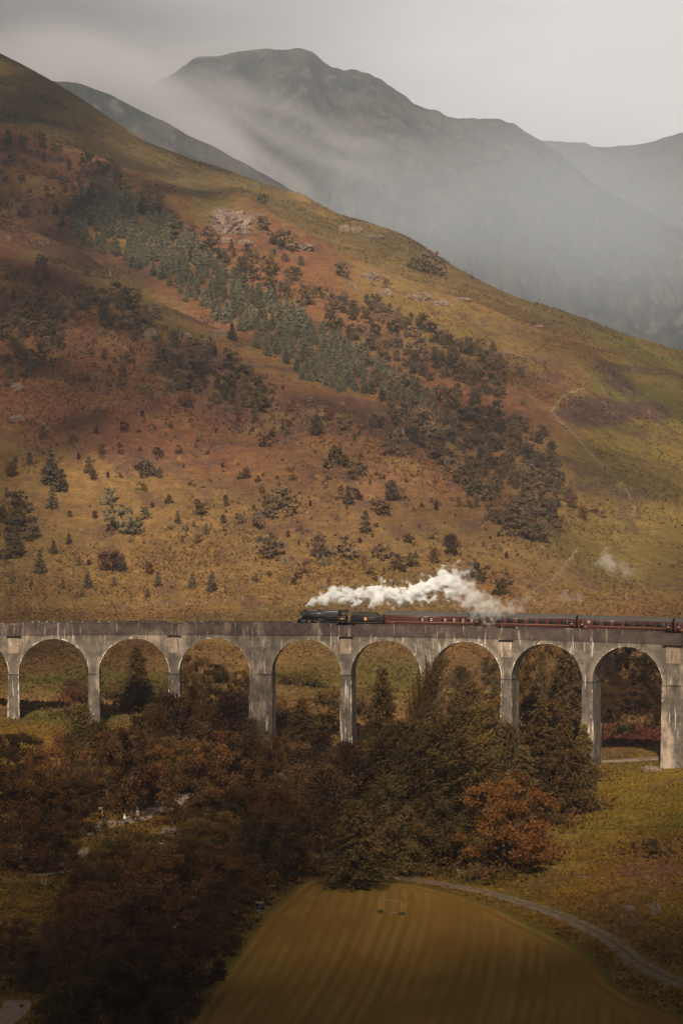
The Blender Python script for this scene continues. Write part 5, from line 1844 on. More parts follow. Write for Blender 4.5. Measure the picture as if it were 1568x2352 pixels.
# river with stony banks, mostly hidden under the trees
RIV = [(905, 2095), (868, 2125), (840, 2150), (800, 2195), (760, 2250), (715, 2310), (680, 2360), (655, 2400), (640, 2440), (600, 2500), (520, 2570), (400, 2650)]
M_WATER = NT('dark_peaty_water')
wn_ = M_WATER.noise(M_WATER.vscale(M_WATER.pos(), (1, 2, 1)), 1.1, 4)
M_WATER = M_WATER.principled((.018, .012, .008), .08, wn_, .25, .05, spec=.5)
M_GRAV = mat_path().copy(); M_GRAV.name = 'pink_river_gravel'
bed, RP = strip('river_bank', RIV, 5.5, M_GRAV, .10, 9, .25)
strip('river', RIV, 2.2, M_WATER, .16, 5, .2)

# ----------------------------------------------------------------------------
# rocks
# ----------------------------------------------------------------------------
def mat_rock(name, a, b, dk):
    t = NT(name)
    o = t.obj()
    n = t.noise(o, 1.6, 7, .65)
    cr_ = t.node('ShaderNodeTexVoronoi', {'Vector': t.vscale(o, (1, 1, .7)), 'Scale': 2.6}, feature='DISTANCE_TO_EDGE').outputs['Distance']
    c = t.mix(t.rng(n, .35, .68), a, b)
    c = t.mix(t.rng(cr_, .0, .07, .85, 0), c, dk)
    c = t.mix(t.rng(t.noise(o, .9, 4), .55, .70, 0, .8), c, (.11, .075, .03))
    return t.diffuse(c, n, 1.0, .5)


M_ROCK = mat_rock('pink_grey_rock', (.15, .105, .085), (.27, .195, .160), (.035, .027, .022))
M_ROCKG = mat_rock('grey_rock', (.11, .088, .078), (.20, .165, .148), (.04, .032, .028))
M_ROCKW = mat_rock('pale_quartz_rock', (.42, .35, .30), (.62, .54, .47), (.16, .12, .10))


def rock_mesh(seed, sub=4, rug=.35):
    import bmesh
    bm = bmesh.new()
    bmesh.ops.create_icosphere(bm, subdivisions=sub, radius=1)
    co = np.array([v.co[:] for v in bm.verts])
    n = fbm(co[:, 0] + co[:, 2] * 1.3 + seed, co[:, 1] - co[:, 2] * .7, 1.1, 5, seed, .55)
    rd = np.abs(fbm(co[:, 0] * 1.4 - co[:, 2] + seed, co[:, 1] * 1.4 + co[:, 2], .8, 4, seed + 5, .6))
    st = np.floor((co[:, 2] + n * .35) * 4) / 4
    for v, k, r, s_ in zip(bm.verts, n, rd, st):
        f = 1 + rug * (k * .9 - r * 1.1)
        v.co.x *= f * (1 + .10 * ((s_ * 7.3) % 1)); v.co.y *= f; v.co.z *= f
    me = bpy.data.meshes.new('rock')
    bm.to_mesh(me); bm.free()
    return me


ROCKS = [rock_mesh(3, 5, .5), rock_mesh(8, 4, .5), rock_mesh(15, 3, .45), rock_mesh(23, 2, .4)]
def rock(px, py, w, h, pr, mat, label, group=None, name='rock_outcrop', dep=.6, src=False, rot=None, cat='rock', **kw):
    x, y, z = (ats if src else at)(px, py, **kw)
    sc_ = (F / K if src else F)
    a, b = w / sc_ * y / 2, h / sc_ * y
    me = ROCKS[pr].copy() if len(ROCKS[pr].materials) and ROCKS[pr].materials[0] != mat else ROCKS[pr]
    o = add_obj(name, me, mat, None, label=label, category=cat)
    o.location = (x, y + a * dep * .3, z + b * .12)
    o.scale = (a * 1.05, a * dep, b * .85)
    o.rotation_euler = (0, RNG.uniform(-.12, .12), RNG.uniform(-.3, .3) if rot is None else rot)
    if group:
        o['group'] = group
    return o


GR = 'rock outcrops on the hill'
rock(532, 530, 80, 56, 0, M_ROCK, 'largest pink rock crag on the hill shoulder', GR, rot=.1, dep=.9)
rock(505, 505, 46, 34, 1, M_ROCK, 'pink rock knob joined to the left of the largest crag', GR)
rock(520, 556, 26, 14, 2, M_ROCK, 'low pink rock at the lower left foot of the largest crag', GR)
rock(562, 560, 34, 12, 2, M_ROCK, 'low pink rock at the lower right foot of the largest crag', GR)
rock(585, 510, 44, 24, 1, M_ROCK, 'small pink crag right of the largest crag', GR)
for u, v, w, h, pr, m, lab in [
    (690, 572, 70, 13, 1, M_ROCKG, 'pale rock ledge below the bush on the upper crag'), (818, 535, 34, 20, 1, M_ROCKG, 'grey crag below the skyline, left one'), (790, 530, 26, 16, 2, M_ROCKG, 'grey knob left of the skyline crags'),
    (860, 548, 46, 12, 1, M_ROCKG, 'grey crag below the skyline, right one'), (817, 668, 10, 14, 2, M_ROCKW, 'white split boulder on the bracken slope'), (804, 655, 9, 12, 3, M_ROCK, 'pink boulder left of the white split boulder'),
    (775, 628, 7, 14, 3, M_ROCKW, 'pale slab beside the dark hollow above the white boulder'), (850, 640, 44, 20, 1, M_ROCK, 'pink scree crag right of the white boulder'), (885, 678, 30, 18, 2, M_ROCK, 'pink crag below the scree crag'),
    (965, 690, 56, 22, 1, M_ROCK, 'pink crag on the slope below the skyline thicket'), (1010, 700, 40, 12, 2, M_ROCK, 'flat pink rock right of that crag'), (1060, 690, 40, 8, 2, M_ROCK, 'flat pale rock near the skyline, right'),
    (345, 782, 34, 34, 1, M_ROCKG, 'grey crag in the left scrub'), (300, 745, 36, 16, 2, M_ROCKG, 'grey rock above the left scrub'), (266, 788, 8, 18, 3, M_ROCKW, 'pale stump of rock in the left scrub'),
    (475, 812, 44, 20, 1, M_ROCKG, 'grey rocks on the spur edge, lower'), (505, 770, 36, 16, 2, M_ROCKG, 'grey rocks on the spur edge, upper'), (425, 775, 30, 14, 2, M_ROCKG, 'grey rock left of the spur edge rocks'),
    (38, 895, 32, 18, 2, M_ROCKG, 'grey rock at the far left of the spur'), (40, 965, 36, 14, 2, M_ROCKG, 'low grey rock at the far left'), (742, 960, 36, 10, 2, M_ROCKG, 'grey rocks in the middle of the lower slope'),
    (915, 1005, 30, 26, 1, M_ROCKG, 'grey crag left of the gully birch wood'), (945, 955, 26, 10, 2, M_ROCKG, 'pale ledge above that grey crag'), (1235, 1168, 44, 12, 2, M_ROCKG, 'grey ledge inside the gully birch wood'),
    (1245, 1262, 14, 12, 3, M_ROCKG, 'grey rock right of the gully birch wood foot'), (22, 552, 12, 12, 3, M_ROCKG, 'grey boulder at the far left above the heather'), (110, 560, 10, 9, 3, M_ROCKG, 'grey boulder near the plantation upper edge'),
    (1310, 985, 8, 6, 3, M_ROCKW, 'pale boulder at the left of the heather patch'), (1316, 978, 6, 5, 3, M_ROCKW, 'smaller pale boulder at the left of the heather patch'), (1440, 1078, 9, 4, 3, M_ROCKW, 'pale boulder on the right slope'),
    (1160, 812, 34, 6, 2, M_ROCK, 'flat pink rocks above the slope woods'), (1230, 752, 34, 5, 2, M_ROCK, 'flat pale rocks near the right skyline')]:
    rock(u, v, w, h, pr, m, lab, GR, ymin=700)
rock(239, 1721, 7, 5, 3, M_ROCKW, 'white boulder above the second arch', name='boulder', src=True)
rock(736, 1737, 12, 7, 3, M_ROCK, 'pink boulder above the broad pier, left of the locomotive', name='boulder', src=True, ymin=520)
rock(973, 1703, 7, 6, 3, M_ROCKW, 'white boulder beyond the locomotive', name='boulder', src=True, ymin=520)
rock(778, 1922, 7, 6, 3, M_ROCKW, 'white boulder right of the broad pier', name='boulder', src=True, ymin=497)
rock(1842, 2572, 34, 42, 1, M_ROCKG, 'grey boulder in the right meadow above the lane', name='boulder', src=True, ymax=470)
rock(1770, 2560, 26, 16, 2, M_ROCKG, 'low grey stone left of the boulder above the lane', name='boulder', src=True, ymax=470)
rock(1832, 2170, 50, 17, 2, M_ROCKW, 'pink gravel heap at the foot of the right broad pier', name='gravel_heap', src=True, ymax=475)
for i, (u, v, w, h) in enumerate([(1800, 2139, 14, 9), (1815, 2135, 12, 8), (1828, 2136, 13, 10), (1842, 2132, 9, 7)]):
    rock(u, v, w, h, 3, M_ROCKG, ['leftmost grey stone on the path by the right broad pier', 'second grey stone from the left on the path by the right pier', 'third grey stone from the left on the path by the right pier', 'rightmost grey stone on the path by the right broad pier'][i], 'stones on the path by the right pier', 'stone', src=True)
SM = MB()
V0 = np.array([v.co[:] for v in ROCKS[3].vertices]); T0 = np.array([p.vertices[:] for p in ROCKS[3].polygons])
for _ in range(420):
    i = RNG.integers(len(RP)); off = RNG.normal(0, 1.6, 2)
    x, y = RP[i] + off
    r = RNG.uniform(.15, .55)
    a = RNG.uniform(0, 6.28)
    R = np.array([[math.cos(a), -math.sin(a), 0], [math.sin(a), math.cos(a), 0], [0, 0, .7]])
    SM.add(V0 @ R.T * r + np.array([x, y, float(ground(x, y)) + .15]), None, T0)
SM.build('river_stones', M_ROCK, None, kind='stuff', label='pinkish stones along the river bed between the trees')

# ----------------------------------------------------------------------------
# ground cover: tussocks, bracken and undergrowth (stuff)
# ----------------------------------------------------------------------------
def mat_cover():
    t = NT('tussock_blades')
    v = t.attr('veg').outputs['Color']
    p = t.pos()
    n = t.noise(p, .8, 3, .6)
    c = t.mix(1.0, v, t.ramp(n, [(.3, (.55, .52, .5)), (.7, (1.35, 1.3, 1.2))]), 'MULTIPLY')
    d = t.node('ShaderNodeBsdfDiffuse', {'Color': c}); tr = t.node('ShaderNodeBsdfTranslucent', {'Color': c})
    return t.surf(t.node('ShaderNodeMixShader', {0: .2, 1: d.outputs[0], 2: tr.outputs[0]}).outputs[0])


M_COVER = mat_cover()
Cf = C.copy()


def cover(name, label, X_, Y_, Hh, Wd, tint=1.0, blades=2, lean=.35):
    rng = np.random.default_rng(len(X_))
    Z_ = ground(X_, Y_)
    u = X_ / Y_ * F + CX
    fi = np.clip(np.interp(Y_, YR, np.arange(len(YR))).astype(int), 0, len(YR) - 1); fj = np.clip(np.interp(u, US, np.arange(len(US))).astype(int), 0, len(US) - 1)
    col = Cf[fi, fj] * tint
    Vs, Cs = [], []
    for b in range(blades):
        n = len(X_)
        a = rng.uniform(0, math.pi, n); h = Hh * rng.uniform(.55, 1.4, n); w = Wd * rng.uniform(.6, 1.4, n)
        dx, dy = np.cos(a) * w / 2, np.sin(a) * w / 2
        lx, ly = rng.normal(0, lean, n) * h, rng.normal(0, lean, n) * h
        base = np.stack([X_, Y_, Z_ - .05], -1)
        Vs.append(np.stack([base + np.stack([-dx, -dy, 0 * dx], -1), base + np.stack([dx, dy, 0 * dx], -1), base + np.stack([dx * .5 + lx, dy * .5 + ly, h], -1), base + np.stack([-dx * .7 + lx, -dy * .7 + ly, h * .8], -1)], 1).reshape(-1, 3))
        k = rng.uniform(.75, 1.25, (n, 1))
        Cs.append(np.repeat(np.concatenate([col * k, np.ones((n, 1))], 1), 4, 0))
    V = np.concatenate(Vs); Cc = np.concatenate(Cs)
    me = mesh_np(name, V, np.arange(len(V)).reshape(-1, 4))
    at_ = me.attributes.new('veg', 'FLOAT_COLOR', 'POINT')
    at_.data.foreach_set('color', Cc.astype(np.float32).ravel())
    return add_obj(name, me, M_COVER, None, kind='stuff', label=label)


def pick(n, u0, u1, y0, y1, dens=None, power=1.0):
    u = RNG.uniform(u0, u1, n * 2)
    y = np.sqrt(RNG.uniform(y0 ** 2, y1 ** 2, n * 2))
    x = (u - CX) / F * y
    k = np.ones(len(x), bool)
    if dens is not None:
        k = RNG.random(len(x)) < dens(x, y)
    return x[k][:n], y[k][:n]


def away(x, y):
    m = ~poly_mask(x, y, FP)
    for P_, r in PATHS:
        d = np.full(x.shape, 1e9)
        for q in P_[::6]:
            d = np.minimum(d, np.hypot(x - q[0], y - q[1]))
        m &= d > r
    return m.astype(float)


x, y = pick(52000, -150, 1720, 262, 500, lambda x, y: away(x, y) * (.35 + .65 * (fbm(x, y, 5, 3, 71) > -.1)))
cover('grass', 'rough ochre grass of the meadows below the viaduct', x, y, .30, .34)
x, y = pick(30000, -150, 1720, 500, 800, lambda x, y: .3 + .7 * (fbm(x, y, 12, 3, 72) > 0))
cover('moor_grass', 'rough grass of the flat meadow behind the viaduct', x, y, .5, .8)
x, y = pick(60000, -150, 1720, 760, 1750, lambda x, y: sstep(-.25, .45, fbm(x, y, 45, 5, 73, .65)) ** 1.5)
cover('bracken', 'bracken and heather tussocks covering the hillside', x, y, .75, 1.1)
# undergrowth inside the woods
ux, uy = [], []
for e, kind, var, X_, Y_, H in PLANTS:
    if Y_ < 560:
        n = 150
        ux.append(X_ + RNG.normal(0, 3.2, n)); uy.append(Y_ + RNG.normal(0, 4.5, n))
ux, uy = np.concatenate(ux), np.concatenate(uy)
k = away(ux, uy) > 0
ux, uy = ux[k], uy[k]
L_UNDER = mat_leaf('undergrowth_leaves', (.028, .017, .008), (.085, .046, .017), (.10, .045, .018))
P = np.stack([ux, uy, ground(ux, uy) + RNG.gamma(1.6, .55, len(ux))], -1)
V, Q = leaf_quads(P, .9, .6, RNG)
add_obj('undergrowth', mesh_np('undergrowth', V, Q), L_UNDER, None, kind='stuff', label='brown undergrowth between the trees of the glen')

# ----------------------------------------------------------------------------
# fences, pole, goal, benches, gates, sign
# ----------------------------------------------------------------------------
WOOD = mat_plain('weathered_fence_wood', (.22, .17, .13), .9, .3, 3)
WHITE = mat_plain('worn_white_paint', (.20, .165, .135), .6, .2, 4)
GREYM = mat_plain('galvanised_steel', (.20, .19, .18), .6, .25, 3, .2)
DARKM = mat_plain('dark_green_box', (.022, .024, .020), .6, .3, 2)


def fence(px, spacing, h, label, w=.13, src=False, ymin=500):
    pts = np.array([(ats if src else at)(u, v, ymin=ymin)[:2] for u, v in px])
    P = cr_spline(pts, 20)
    L = np.concatenate([[0], np.cumsum(np.linalg.norm(np.diff(P, axis=0), axis=1))])
    s = np.arange(0, L[-1], spacing)
    xs, ys = np.interp(s, L, P[:, 0]), np.interp(s, L, P[:, 1])
    xs = xs + RNG.normal(0, .15, len(xs))
    e = empty('fence', (xs[0], ys[0], float(ground(xs[0], ys[0]))), label=label, category='fence')
    base = np.array(e.location)
    pm = MB().box(-w / 2, w / 2, -w / 2, w / 2, -.3, h).mesh('post')
    tops = []
    for x_, y_ in zip(xs, ys):
        z_ = float(ground(x_, y_))
        o = add_obj('post', pm, WOOD, e)
        o.location = (x_ - base[0], y_ - base[1], z_ - base[2])
        o.rotation_euler = (RNG.normal(0, .05), RNG.normal(0, .05), RNG.uniform(0, 1))
        tops.append((x_ - base[0], y_ - base[1], z_ - base[2]))
    tops = np.array(tops)
    wm = MB()
    for hh in (.35, .65, .95):
        wm.tube(tops + [0, 0, h * hh], .008, 3, False)
    wm.build('wire', GREYM, e)
    return e


fence([(300, 1709), (345, 1712), (395, 1711), (450, 1710), (560, 1708), (600, 1703), (650, 1697), (690, 1690)], 6.5, 1.9, 'row of pale fence posts along the foot of the hill, left', .24, True, 620)
fence([(1325, 1268), (1300, 1298), (1268, 1335), (1225, 1362), (1180, 1385)], 2.6, 1.6, 'fence climbing the slope right of the steam', .13, False, 600)
fence([(1458, 1188), (1440, 1135), (1390, 1080), (1320, 1000), (1268, 948)], 6.0, 1.5, 'straight fence running up the right slope', .14, False, 700)
fence([(345, 400), (352, 420), (360, 445)], 6.0, 2.0, 'short pale fence below the upper left shoulder', .3, False, 900)

x, y, z = ats(1236, 1985, ymin=497)
pole = empty('telegraph_pole', (x, y, z), label='pale wooden telegraph pole behind the sixth arch', category='pole')
ph = (1985 - 1893) / (F / K) * y
MB().tube([[0, 0, -.3], [0, 0, ph]], [.24, .17], 8).build('shaft', mat_plain('pale_pole_wood', (.22, .18, .13), .9, .2, 3), pole)
MB().box(-1.1, .2, -.12, -.02, ph - .65, ph - .5).build('crossarm', WOOD, pole)
MB().box(-1.0, .2, -.12, -.02, ph - 1.6, ph - 1.45).build('crossarm', WOOD, pole)

xl, yl, zl_ = ats(1065.5, 2571); xr, yr, zr_ = ats(1126.8, 2577)
goal = empty('goal', (xl, yl, zl_), math.atan2(yr - yl, xr - xl), label='small white goal frame standing in the mown field', category='goal')
gw = math.hypot(xr - xl, yr - yl); gh = 41 / (F / K) * yl
for xx in (0, gw):
    MB().tube([[xx, 0, -.2], [xx, 0, gh]], .05, 8).build('post', WHITE, goal)
MB().tube([[-.06, 0, gh], [gw + .06, 0, gh]], .045, 8).build('crossbar', WHITE, goal)
MB().tube([[0, 1.4, .12], [gw, 1.4, .12]], .05, 6).build('back_bar', WOOD, goal)
for xx in (0, gw):
    MB().tube([[xx, 0, .1], [xx, 1.4, .12]], .05, 6).build('side_bar', WOOD, goal)
for i, (a, b) in enumerate(((xl, yl), (xr, yr))):
    plant('shrub', a + .1, b + .5, .75, 1.0, 2, ['green grass tuft at the left goal post', 'green grass tuft at the right goal post'][i], 'grass tufts round the goal posts', name='grass_tuft', sink=.05)['category'] = 'grass tuft'


def bench(u, v, w, label):
    x, y, z = ats(u, v)
    e = empty('bench', (x, y, z), RNG.uniform(-.1, .1), label=label, category='bench', group='white benches along the field edge')
    W_ = w / (F / K) * y
    MB().box(-W_ / 2, W_ / 2, -.22, .22, .50, .60).build('seat', WHITE, e)
    for xx in (-W_ * .4, W_ * .4):
        MB().box(xx - .06, xx + .06, -.18, .18, -.1, .498).build('leg', WOOD, e)


bench(770, 2502, 26, 'topmost white bench at the corner of the mown field')
bench(748, 2532, 26, 'middle white bench, just above the dark box')
bench(703, 2609, 22, 'lowest white bench under the trees left of the field')
x, y, z = ats(730, 2561)
bx = empty('box', (x, y, z), .1, label='dark box with a pale rim at the left field edge', category='box')
MB().box(-.5, .5, -.45, .45, -.1, 1.15).build('cabinet', DARKM, bx)
MB().box(-.56, .56, -.5, .5, 1.152, 1.22).build('lid', GREYM, bx)
MB().box(-.55, .55, -.52, -.455, .05, .14).build('sill', GREYM, bx)


def ladder(name, u, v, wpx, hpx, label, cat, mat):
    x, y, z = ats(u, v)
    k = y / (F / K)
    e = empty(name, (x, y, z), .1, label=label, category=cat)
    w_, h_ = wpx * k, hpx * k
    for xx in (-w_ / 2, w_ / 2):
        MB().box(xx - .05, xx + .05, -.05, .05, -.2, h_ * 1.1).build('post', WOOD, e)
    for f in (.15, .5, .9):
        MB().box(-w_ / 2 - .1, w_ / 2 + .1, -.11, -.055, h_ * f - .05, h_ * f + .05).build('rail', mat, e)


ladder('stile', 124, 2491, 12, 17, 'white railed stile in the left meadow', 'stile', WHITE)
ladder('gate', 1294, 2466, 14, 20, 'small wooden gate beside the lane below the russet tree', 'gate', WOOD)
x, y, z = ats(288, 2312)
sg = empty('signpost', (x, y, z), 0, label='post with a pale sign beside the walkers', category='sign')
MB().box(-.06, .06, -.06, .06, -.2, 2.7).build('post', WOOD, sg)
MB().box(-.75, .1, -.12, -.065, 2.25, 2.65).build('sign_panel', WHITE, sg)
for i, (u, v) in enumerate(((500, 2318), (515, 2262))):
    x, y, z = ats(u, v)
    o = MB().box(-.08, .08, -.08, .08, -.2, 1.3).build('marker_post', WOOD, None, label=['pale marker post right of the pale path patch', 'pale marker post at the far end of the walkers path'][i], category='post')
    o.location = (x, y, z)

# dead-pale leaning tree by the path
x, y, z = ats(390, 2300)
k = y / (F / K)
lt = empty('leaning_tree', (x, y, z), 0, label='tree with a pale bent bare trunk beside the walkers path', category='tree')
tm = MB().tube([[0, 0, -.3], [-.25, 0, 1.6], [-.75, .1, 3.6], [-1.0, 0, 5.4], [-1.35, 0, 7.2], [-1.3, .1, 9.5]], [.42, .36, .34, .30, .26, .14], 8)
tm.tube([[-1.2, 0, 6.6], [-2.0, -.2, 7.3], [-3.0, -.3, 7.6]], [.2, .14, .07], 6)
tm.tube([[-1.3, 0, 7.4], [-.6, .2, 8.6], [.4, .4, 9.6]], [.18, .12, .05], 6)
tm.build('trunk', mat_plain('pale_peeling_bark', (.36, .25, .19), .9, .45, 1.6), lt)
cw = add_obj('crown', PROTO['oak'][1][1][0], None, lt)
cw.location = (-1.3, .3, 6.4); cw.scale = (8.5, 8.5, 8.5)

# ----------------------------------------------------------------------------
# walkers
# ----------------------------------------------------------------------------
def person(name, u, v, h, rz, label, top, legs, shoes, skin, hair, stride=.16, arm=.10, shorts=False):
    x, y, z = ats(u, v)
    vs, es, rd = [], [], []

    def jt(p, r, par=None):
        vs.append(p); rd.append(r)
        if par is not None:
            es.append((par, len(vs) - 1))
        return len(vs) - 1
    pel = jt((0, 0, .53), .085)
    ws = jt((0, 0, .62), .078, pel); ch = jt((0, .005, .74), .092, ws); nk = jt((0, .005, .835), .036, ch)
    hd_ = jt((0, -.01, .90), .055, nk); jt((0, -.005, .965), .050, hd_)
    jt((0, -.062, .915), .014, hd_)
    for sg_ in (-1, 1):
        hp = jt((.055 * sg_, 0, .50), .066, pel)
        kn = jt((.055 * sg_, -stride * .4 * sg_, .28), .045, hp)
        an = jt((.055 * sg_, -stride * .9 * sg_ + .03, .045), .028, kn)
        jt((.06 * sg_, -stride * .9 * sg_ - .07, .02), .024, an)
        sh_ = jt((.105 * sg_, .005, .80), .040, ch)
        el = jt((.135 * sg_, arm * sg_ * .5, .645), .030, sh_)
        wr = jt((.135 * sg_, arm * sg_ - .04, .505), .021, el)
        pm = jt((.135 * sg_, arm * sg_ - .055, .475), .022, wr)
        for k_, (dx, ln) in enumerate(((-.018, .040), (-.006, .048), (.006, .046), (.018, .038))):
            jt((.135 * sg_ + dx, arm * sg_ - .062, .475 - ln), .0075, pm)
        jt((.135 * sg_ - .022 * sg_, arm * sg_ - .075, .462), .008, wr)
    me = bpy.data.meshes.new(name)
    me.from_pydata([tuple(c * h for c in p) for p in vs], es, [])
    o = bpy.data.objects.new(name, me)
    COL.objects.link(o)
    sk = o.modifiers.new('skin', 'SKIN')
    for i, r in enumerate(rd):
        me.skin_vertices[0].data[i].radius = (r * h, r * h)
    me.skin_vertices[0].data[0].use_root = True
    sb_ = o.modifiers.new('sub', 'SUBSURF'); sb_.levels = 2; sb_.render_levels = 2
    dg = bpy.context.evaluated_depsgraph_get()
    m2 = bpy.data.meshes.new_from_object(o.evaluated_get(dg))
    o.modifiers.clear()
    o.data = m2
    m2.materials.clear()
    for m in (top, legs, skin, shoes):
        m2.materials.append(m)
    for p in m2.polygons:
        c = p.center / h
        p.use_smooth = True
        if c.z > .845:
            p.material_index = 2
        elif abs(c.x) > .105 and c.z < .52:
            p.material_index = 2
        elif c.z > .52 or abs(c.x) > .115:
            p.material_index = 0
        elif c.z < .045:
            p.material_index = 3
        else:
            p.material_index = 2 if (shorts and c.z < .30) else 1
    o.location = (x, y, z + .05)
    o.rotation_euler = (0, 0, rz)
    o['label'] = label; o['category'] = 'person'; o['group'] = 'walkers on the path'
    MB().ball((0, .012 * h, .945 * h), (.062 * h, .066 * h, .055 * h), 12, 8).build('hair', hair, o, True)
    return o


CL = lambda n, c: mat_plain(n, c, .85, .15, 4)
HAIR = CL('dark_hair', (.03, .02, .015))
person('person', 351, 2319, 1.85, 2.4, 'walker in a white top and dark trousers on the path', CL('white_shirt', (.72, .66, .58)), CL('navy_trousers', (.045, .05, .075)), CL('dark_shoes', (.03, .03, .03)), M_SKIN, CL('pale_cap', (.7, .64, .55)), .22)
person('person', 291.5, 2319, 1.8, .3, 'walker dressed all in black at the left of the pair', CL('black_coat', (.012, .011, .012)), CL('black_trousers', (.012, .011, .012)), CL('dark_shoes', (.03, .03, .03)), M_SKIN, HAIR, .08)
person('person', 301.5, 2321, 1.72, -.4, 'walker with a dark top and bare legs at the right of the pair', CL('dark_jumper', (.02, .018, .018)), CL('dark_shorts', (.02, .018, .02)), CL('tan_shoes', (.25, .16, .09)), M_SKIN, HAIR, .12, .1, True)

# ----------------------------------------------------------------------------
# steam, haze, mist, unseen shade puffs
# ----------------------------------------------------------------------------
def float_curve(t, val, pts, lo, hi):
    """piecewise smooth function of val: pts = (x, y) in real units"""
    xs = [p[0] for p in pts]; x0_, x1_ = xs[0], xs[-1]
    n = t.node('ShaderNodeFloatCurve', {'Value': t.rng(val, x0_, x1_, 0, 1, False)})
    c = n.mapping.curves[0]
    while len(c.points) < len(pts):
        c.points.new(.5, .5)
    for p, (a, b) in zip(c.points, pts):
        p.location = ((a - x0_) / (x1_ - x0_), (b - lo) / (hi - lo))
        p.handle_type = 'AUTO_CLAMPED'
    n.mapping.update()
    return t.rng(n.outputs[0], 0, 1, lo, hi, False)


def steam(name, label, spine, dens, seed, ydepth, step=.35, billow=1.0, nscale=.62):
    pts = []
    for u, v, r, dn in spine:
        y = ydepth(u)
        pts.append(((u - 960) / (F / K) * y, y, CAMZ - (v - HY / K) / (F / K) * y, r / (F / K) * y, dn))
    pts = np.array(pts)
    o0 = pts.mean(0)[:3]
    q = pts.copy(); q[:, :3] -= o0
    t = NT(name + '_vapour')
    ob = t.obj()
    sep = t.node('ShaderNodeSeparateXYZ', {0: ob})
    x_, y_, z_ = sep.outputs
    zlo, zhi = q[:, 2].min() - 1, q[:, 2].max() + 1
    ylo, yhi = q[:, 1].min() - 1, q[:, 1].max() + 1
    zs_ = float_curve(t, x_, [(a[0], a[2]) for a in q], zlo, zhi)
    ys_ = float_curve(t, x_, [(a[0], a[1]) for a in q[::4]] + [(q[-1][0], q[-1][1])] if (len(q) - 1) % 4 else [(a[0], a[1]) for a in q[::4]], ylo, yhi)
    rs_ = float_curve(t, x_, [(a[0], a[3]) for a in q], 0, q[:, 3].max() * 1.05)
    ds_ = float_curve(t, x_, [(a[0], a[4]) for a in q], 0, 1.02)
    dz, dy = t.math('SUBTRACT', z_, zs_), t.math('SUBTRACT', y_, ys_)
    rr = t.math('DIVIDE', t.math('SQRT', t.math('ADD', t.math('MULTIPLY', dz, dz), t.math('MULTIPLY', dy, dy))), t.math('MAXIMUM', rs_, .05))
    n1 = t.node('ShaderNodeTexNoise', {'Vector': t.vscale(ob, (.8, 1, 1), (seed, seed * 2.1, 0)), 'Scale': nscale, 'Detail': 3.0, 'Roughness': .52, 'Distortion': .3}).outputs['Fac']
    f = t.math('ADD', t.math('SUBTRACT', .72, rr), t.math('MULTIPLY', t.math('SUBTRACT', n1, .5), 5.4 * billow))
    m = t.rng(f, 0, .60)
    d = t.math('MULTIPLY', t.math('MULTIPLY', m, ds_), dens)
    vol = t.node('ShaderNodeVolumePrincipled', {'Color': (.97, .985, 1, 1), 'Density': d, 'Anisotropy': -.15})
    t.l.new(vol.outputs[0], t.out.inputs['Volume'])
    t.m.cycles.volume_step_rate = step
    # hull that follows the plume
    mb = MB()
    R = np.array([max(p[3] * 1.75, .5) for p in q])
    R[0] *= .6
    mb.tube(np.concatenate([[q[0, :3] - [R[0] * .8, 0, 0]], q[:, :3], [q[-1, :3] + [R[-1] * .6, 0, 0]]]), np.concatenate([[R[0] * .4], R, [R[-1] * .4]]), 14)
    o = mb.build(name, t.m, None, True, label=label, kind='stuff')
    o.location = o0
    return o


tk = lambda u: float(np.interp(u, [860, 960, 1100, 1250, 1400, 1500, 1800], [486.6, 485.5, 484, 481, 477, 474, 470]))
steam('steam', 'white steam plume trailing back from the locomotive chimney over the coaches',
      [(862, 1704, 5, 1), (872, 1694, 10, 1), (892, 1687, 15, 1), (915, 1680, 20, 1), (935, 1673, 25, 1), (960, 1674, 24, 1), (1000, 1673, 24, 1), (1020, 1669, 29, 1), (1048, 1678, 26, 1), (1078, 1671, 32, 1), (1110, 1678, 30, 1), (1150, 1672, 29, 1), (1190, 1660, 31, 1), (1225, 1648, 34, .95), (1262, 1640, 42, .6), (1292, 1650, 54, .18), (1318, 1672, 62, .075), (1345, 1692, 56, .06), (1375, 1708, 42, .07), (1415, 1714, 30, .055), (1450, 1704, 22, .04), (1490, 1690, 15, .025)],
      2.9, 3.0, lambda u: tk(u) - 1.4 * float(np.interp(u, [1250, 1340], [0, 1.6])))
steam('steam_wisp', 'thin grey steam wisp drifting away above the right of the viaduct',
      [(1660, 1590, 14, .5), (1690, 1580, 26, .9), (1725, 1588, 32, 1), (1760, 1602, 28, .9), (1790, 1612, 14, .4)], .085, 9.0, lambda u: 468.0, .5, 1.4, .30)
steam('steam_wisp', 'faint steam wisp low over the coaches right of the plume',
      [(1560, 1690, 8, .3), (1590, 1684, 20, .8), (1615, 1680, 24, 1), (1640, 1690, 16, .5), (1660, 1692, 8, .2)], .07, 14.0, lambda u: 466.0, .5, 1.4, .35)

HZ = NT('thin_haze_air')
hv = HZ.node('ShaderNodeVolumePrincipled', {'Color': (.75, .84, 1.0, 1), 'Density': 7.5e-5, 'Anisotropy': 0.0})
HZ.l.new(hv.outputs[0], HZ.out.inputs['Volume'])
MB().box(-5200, 5200, -400, 9200, float(ZG.min()) - 420, 1060).build('haze', HZ.m, None, kind='stuff')


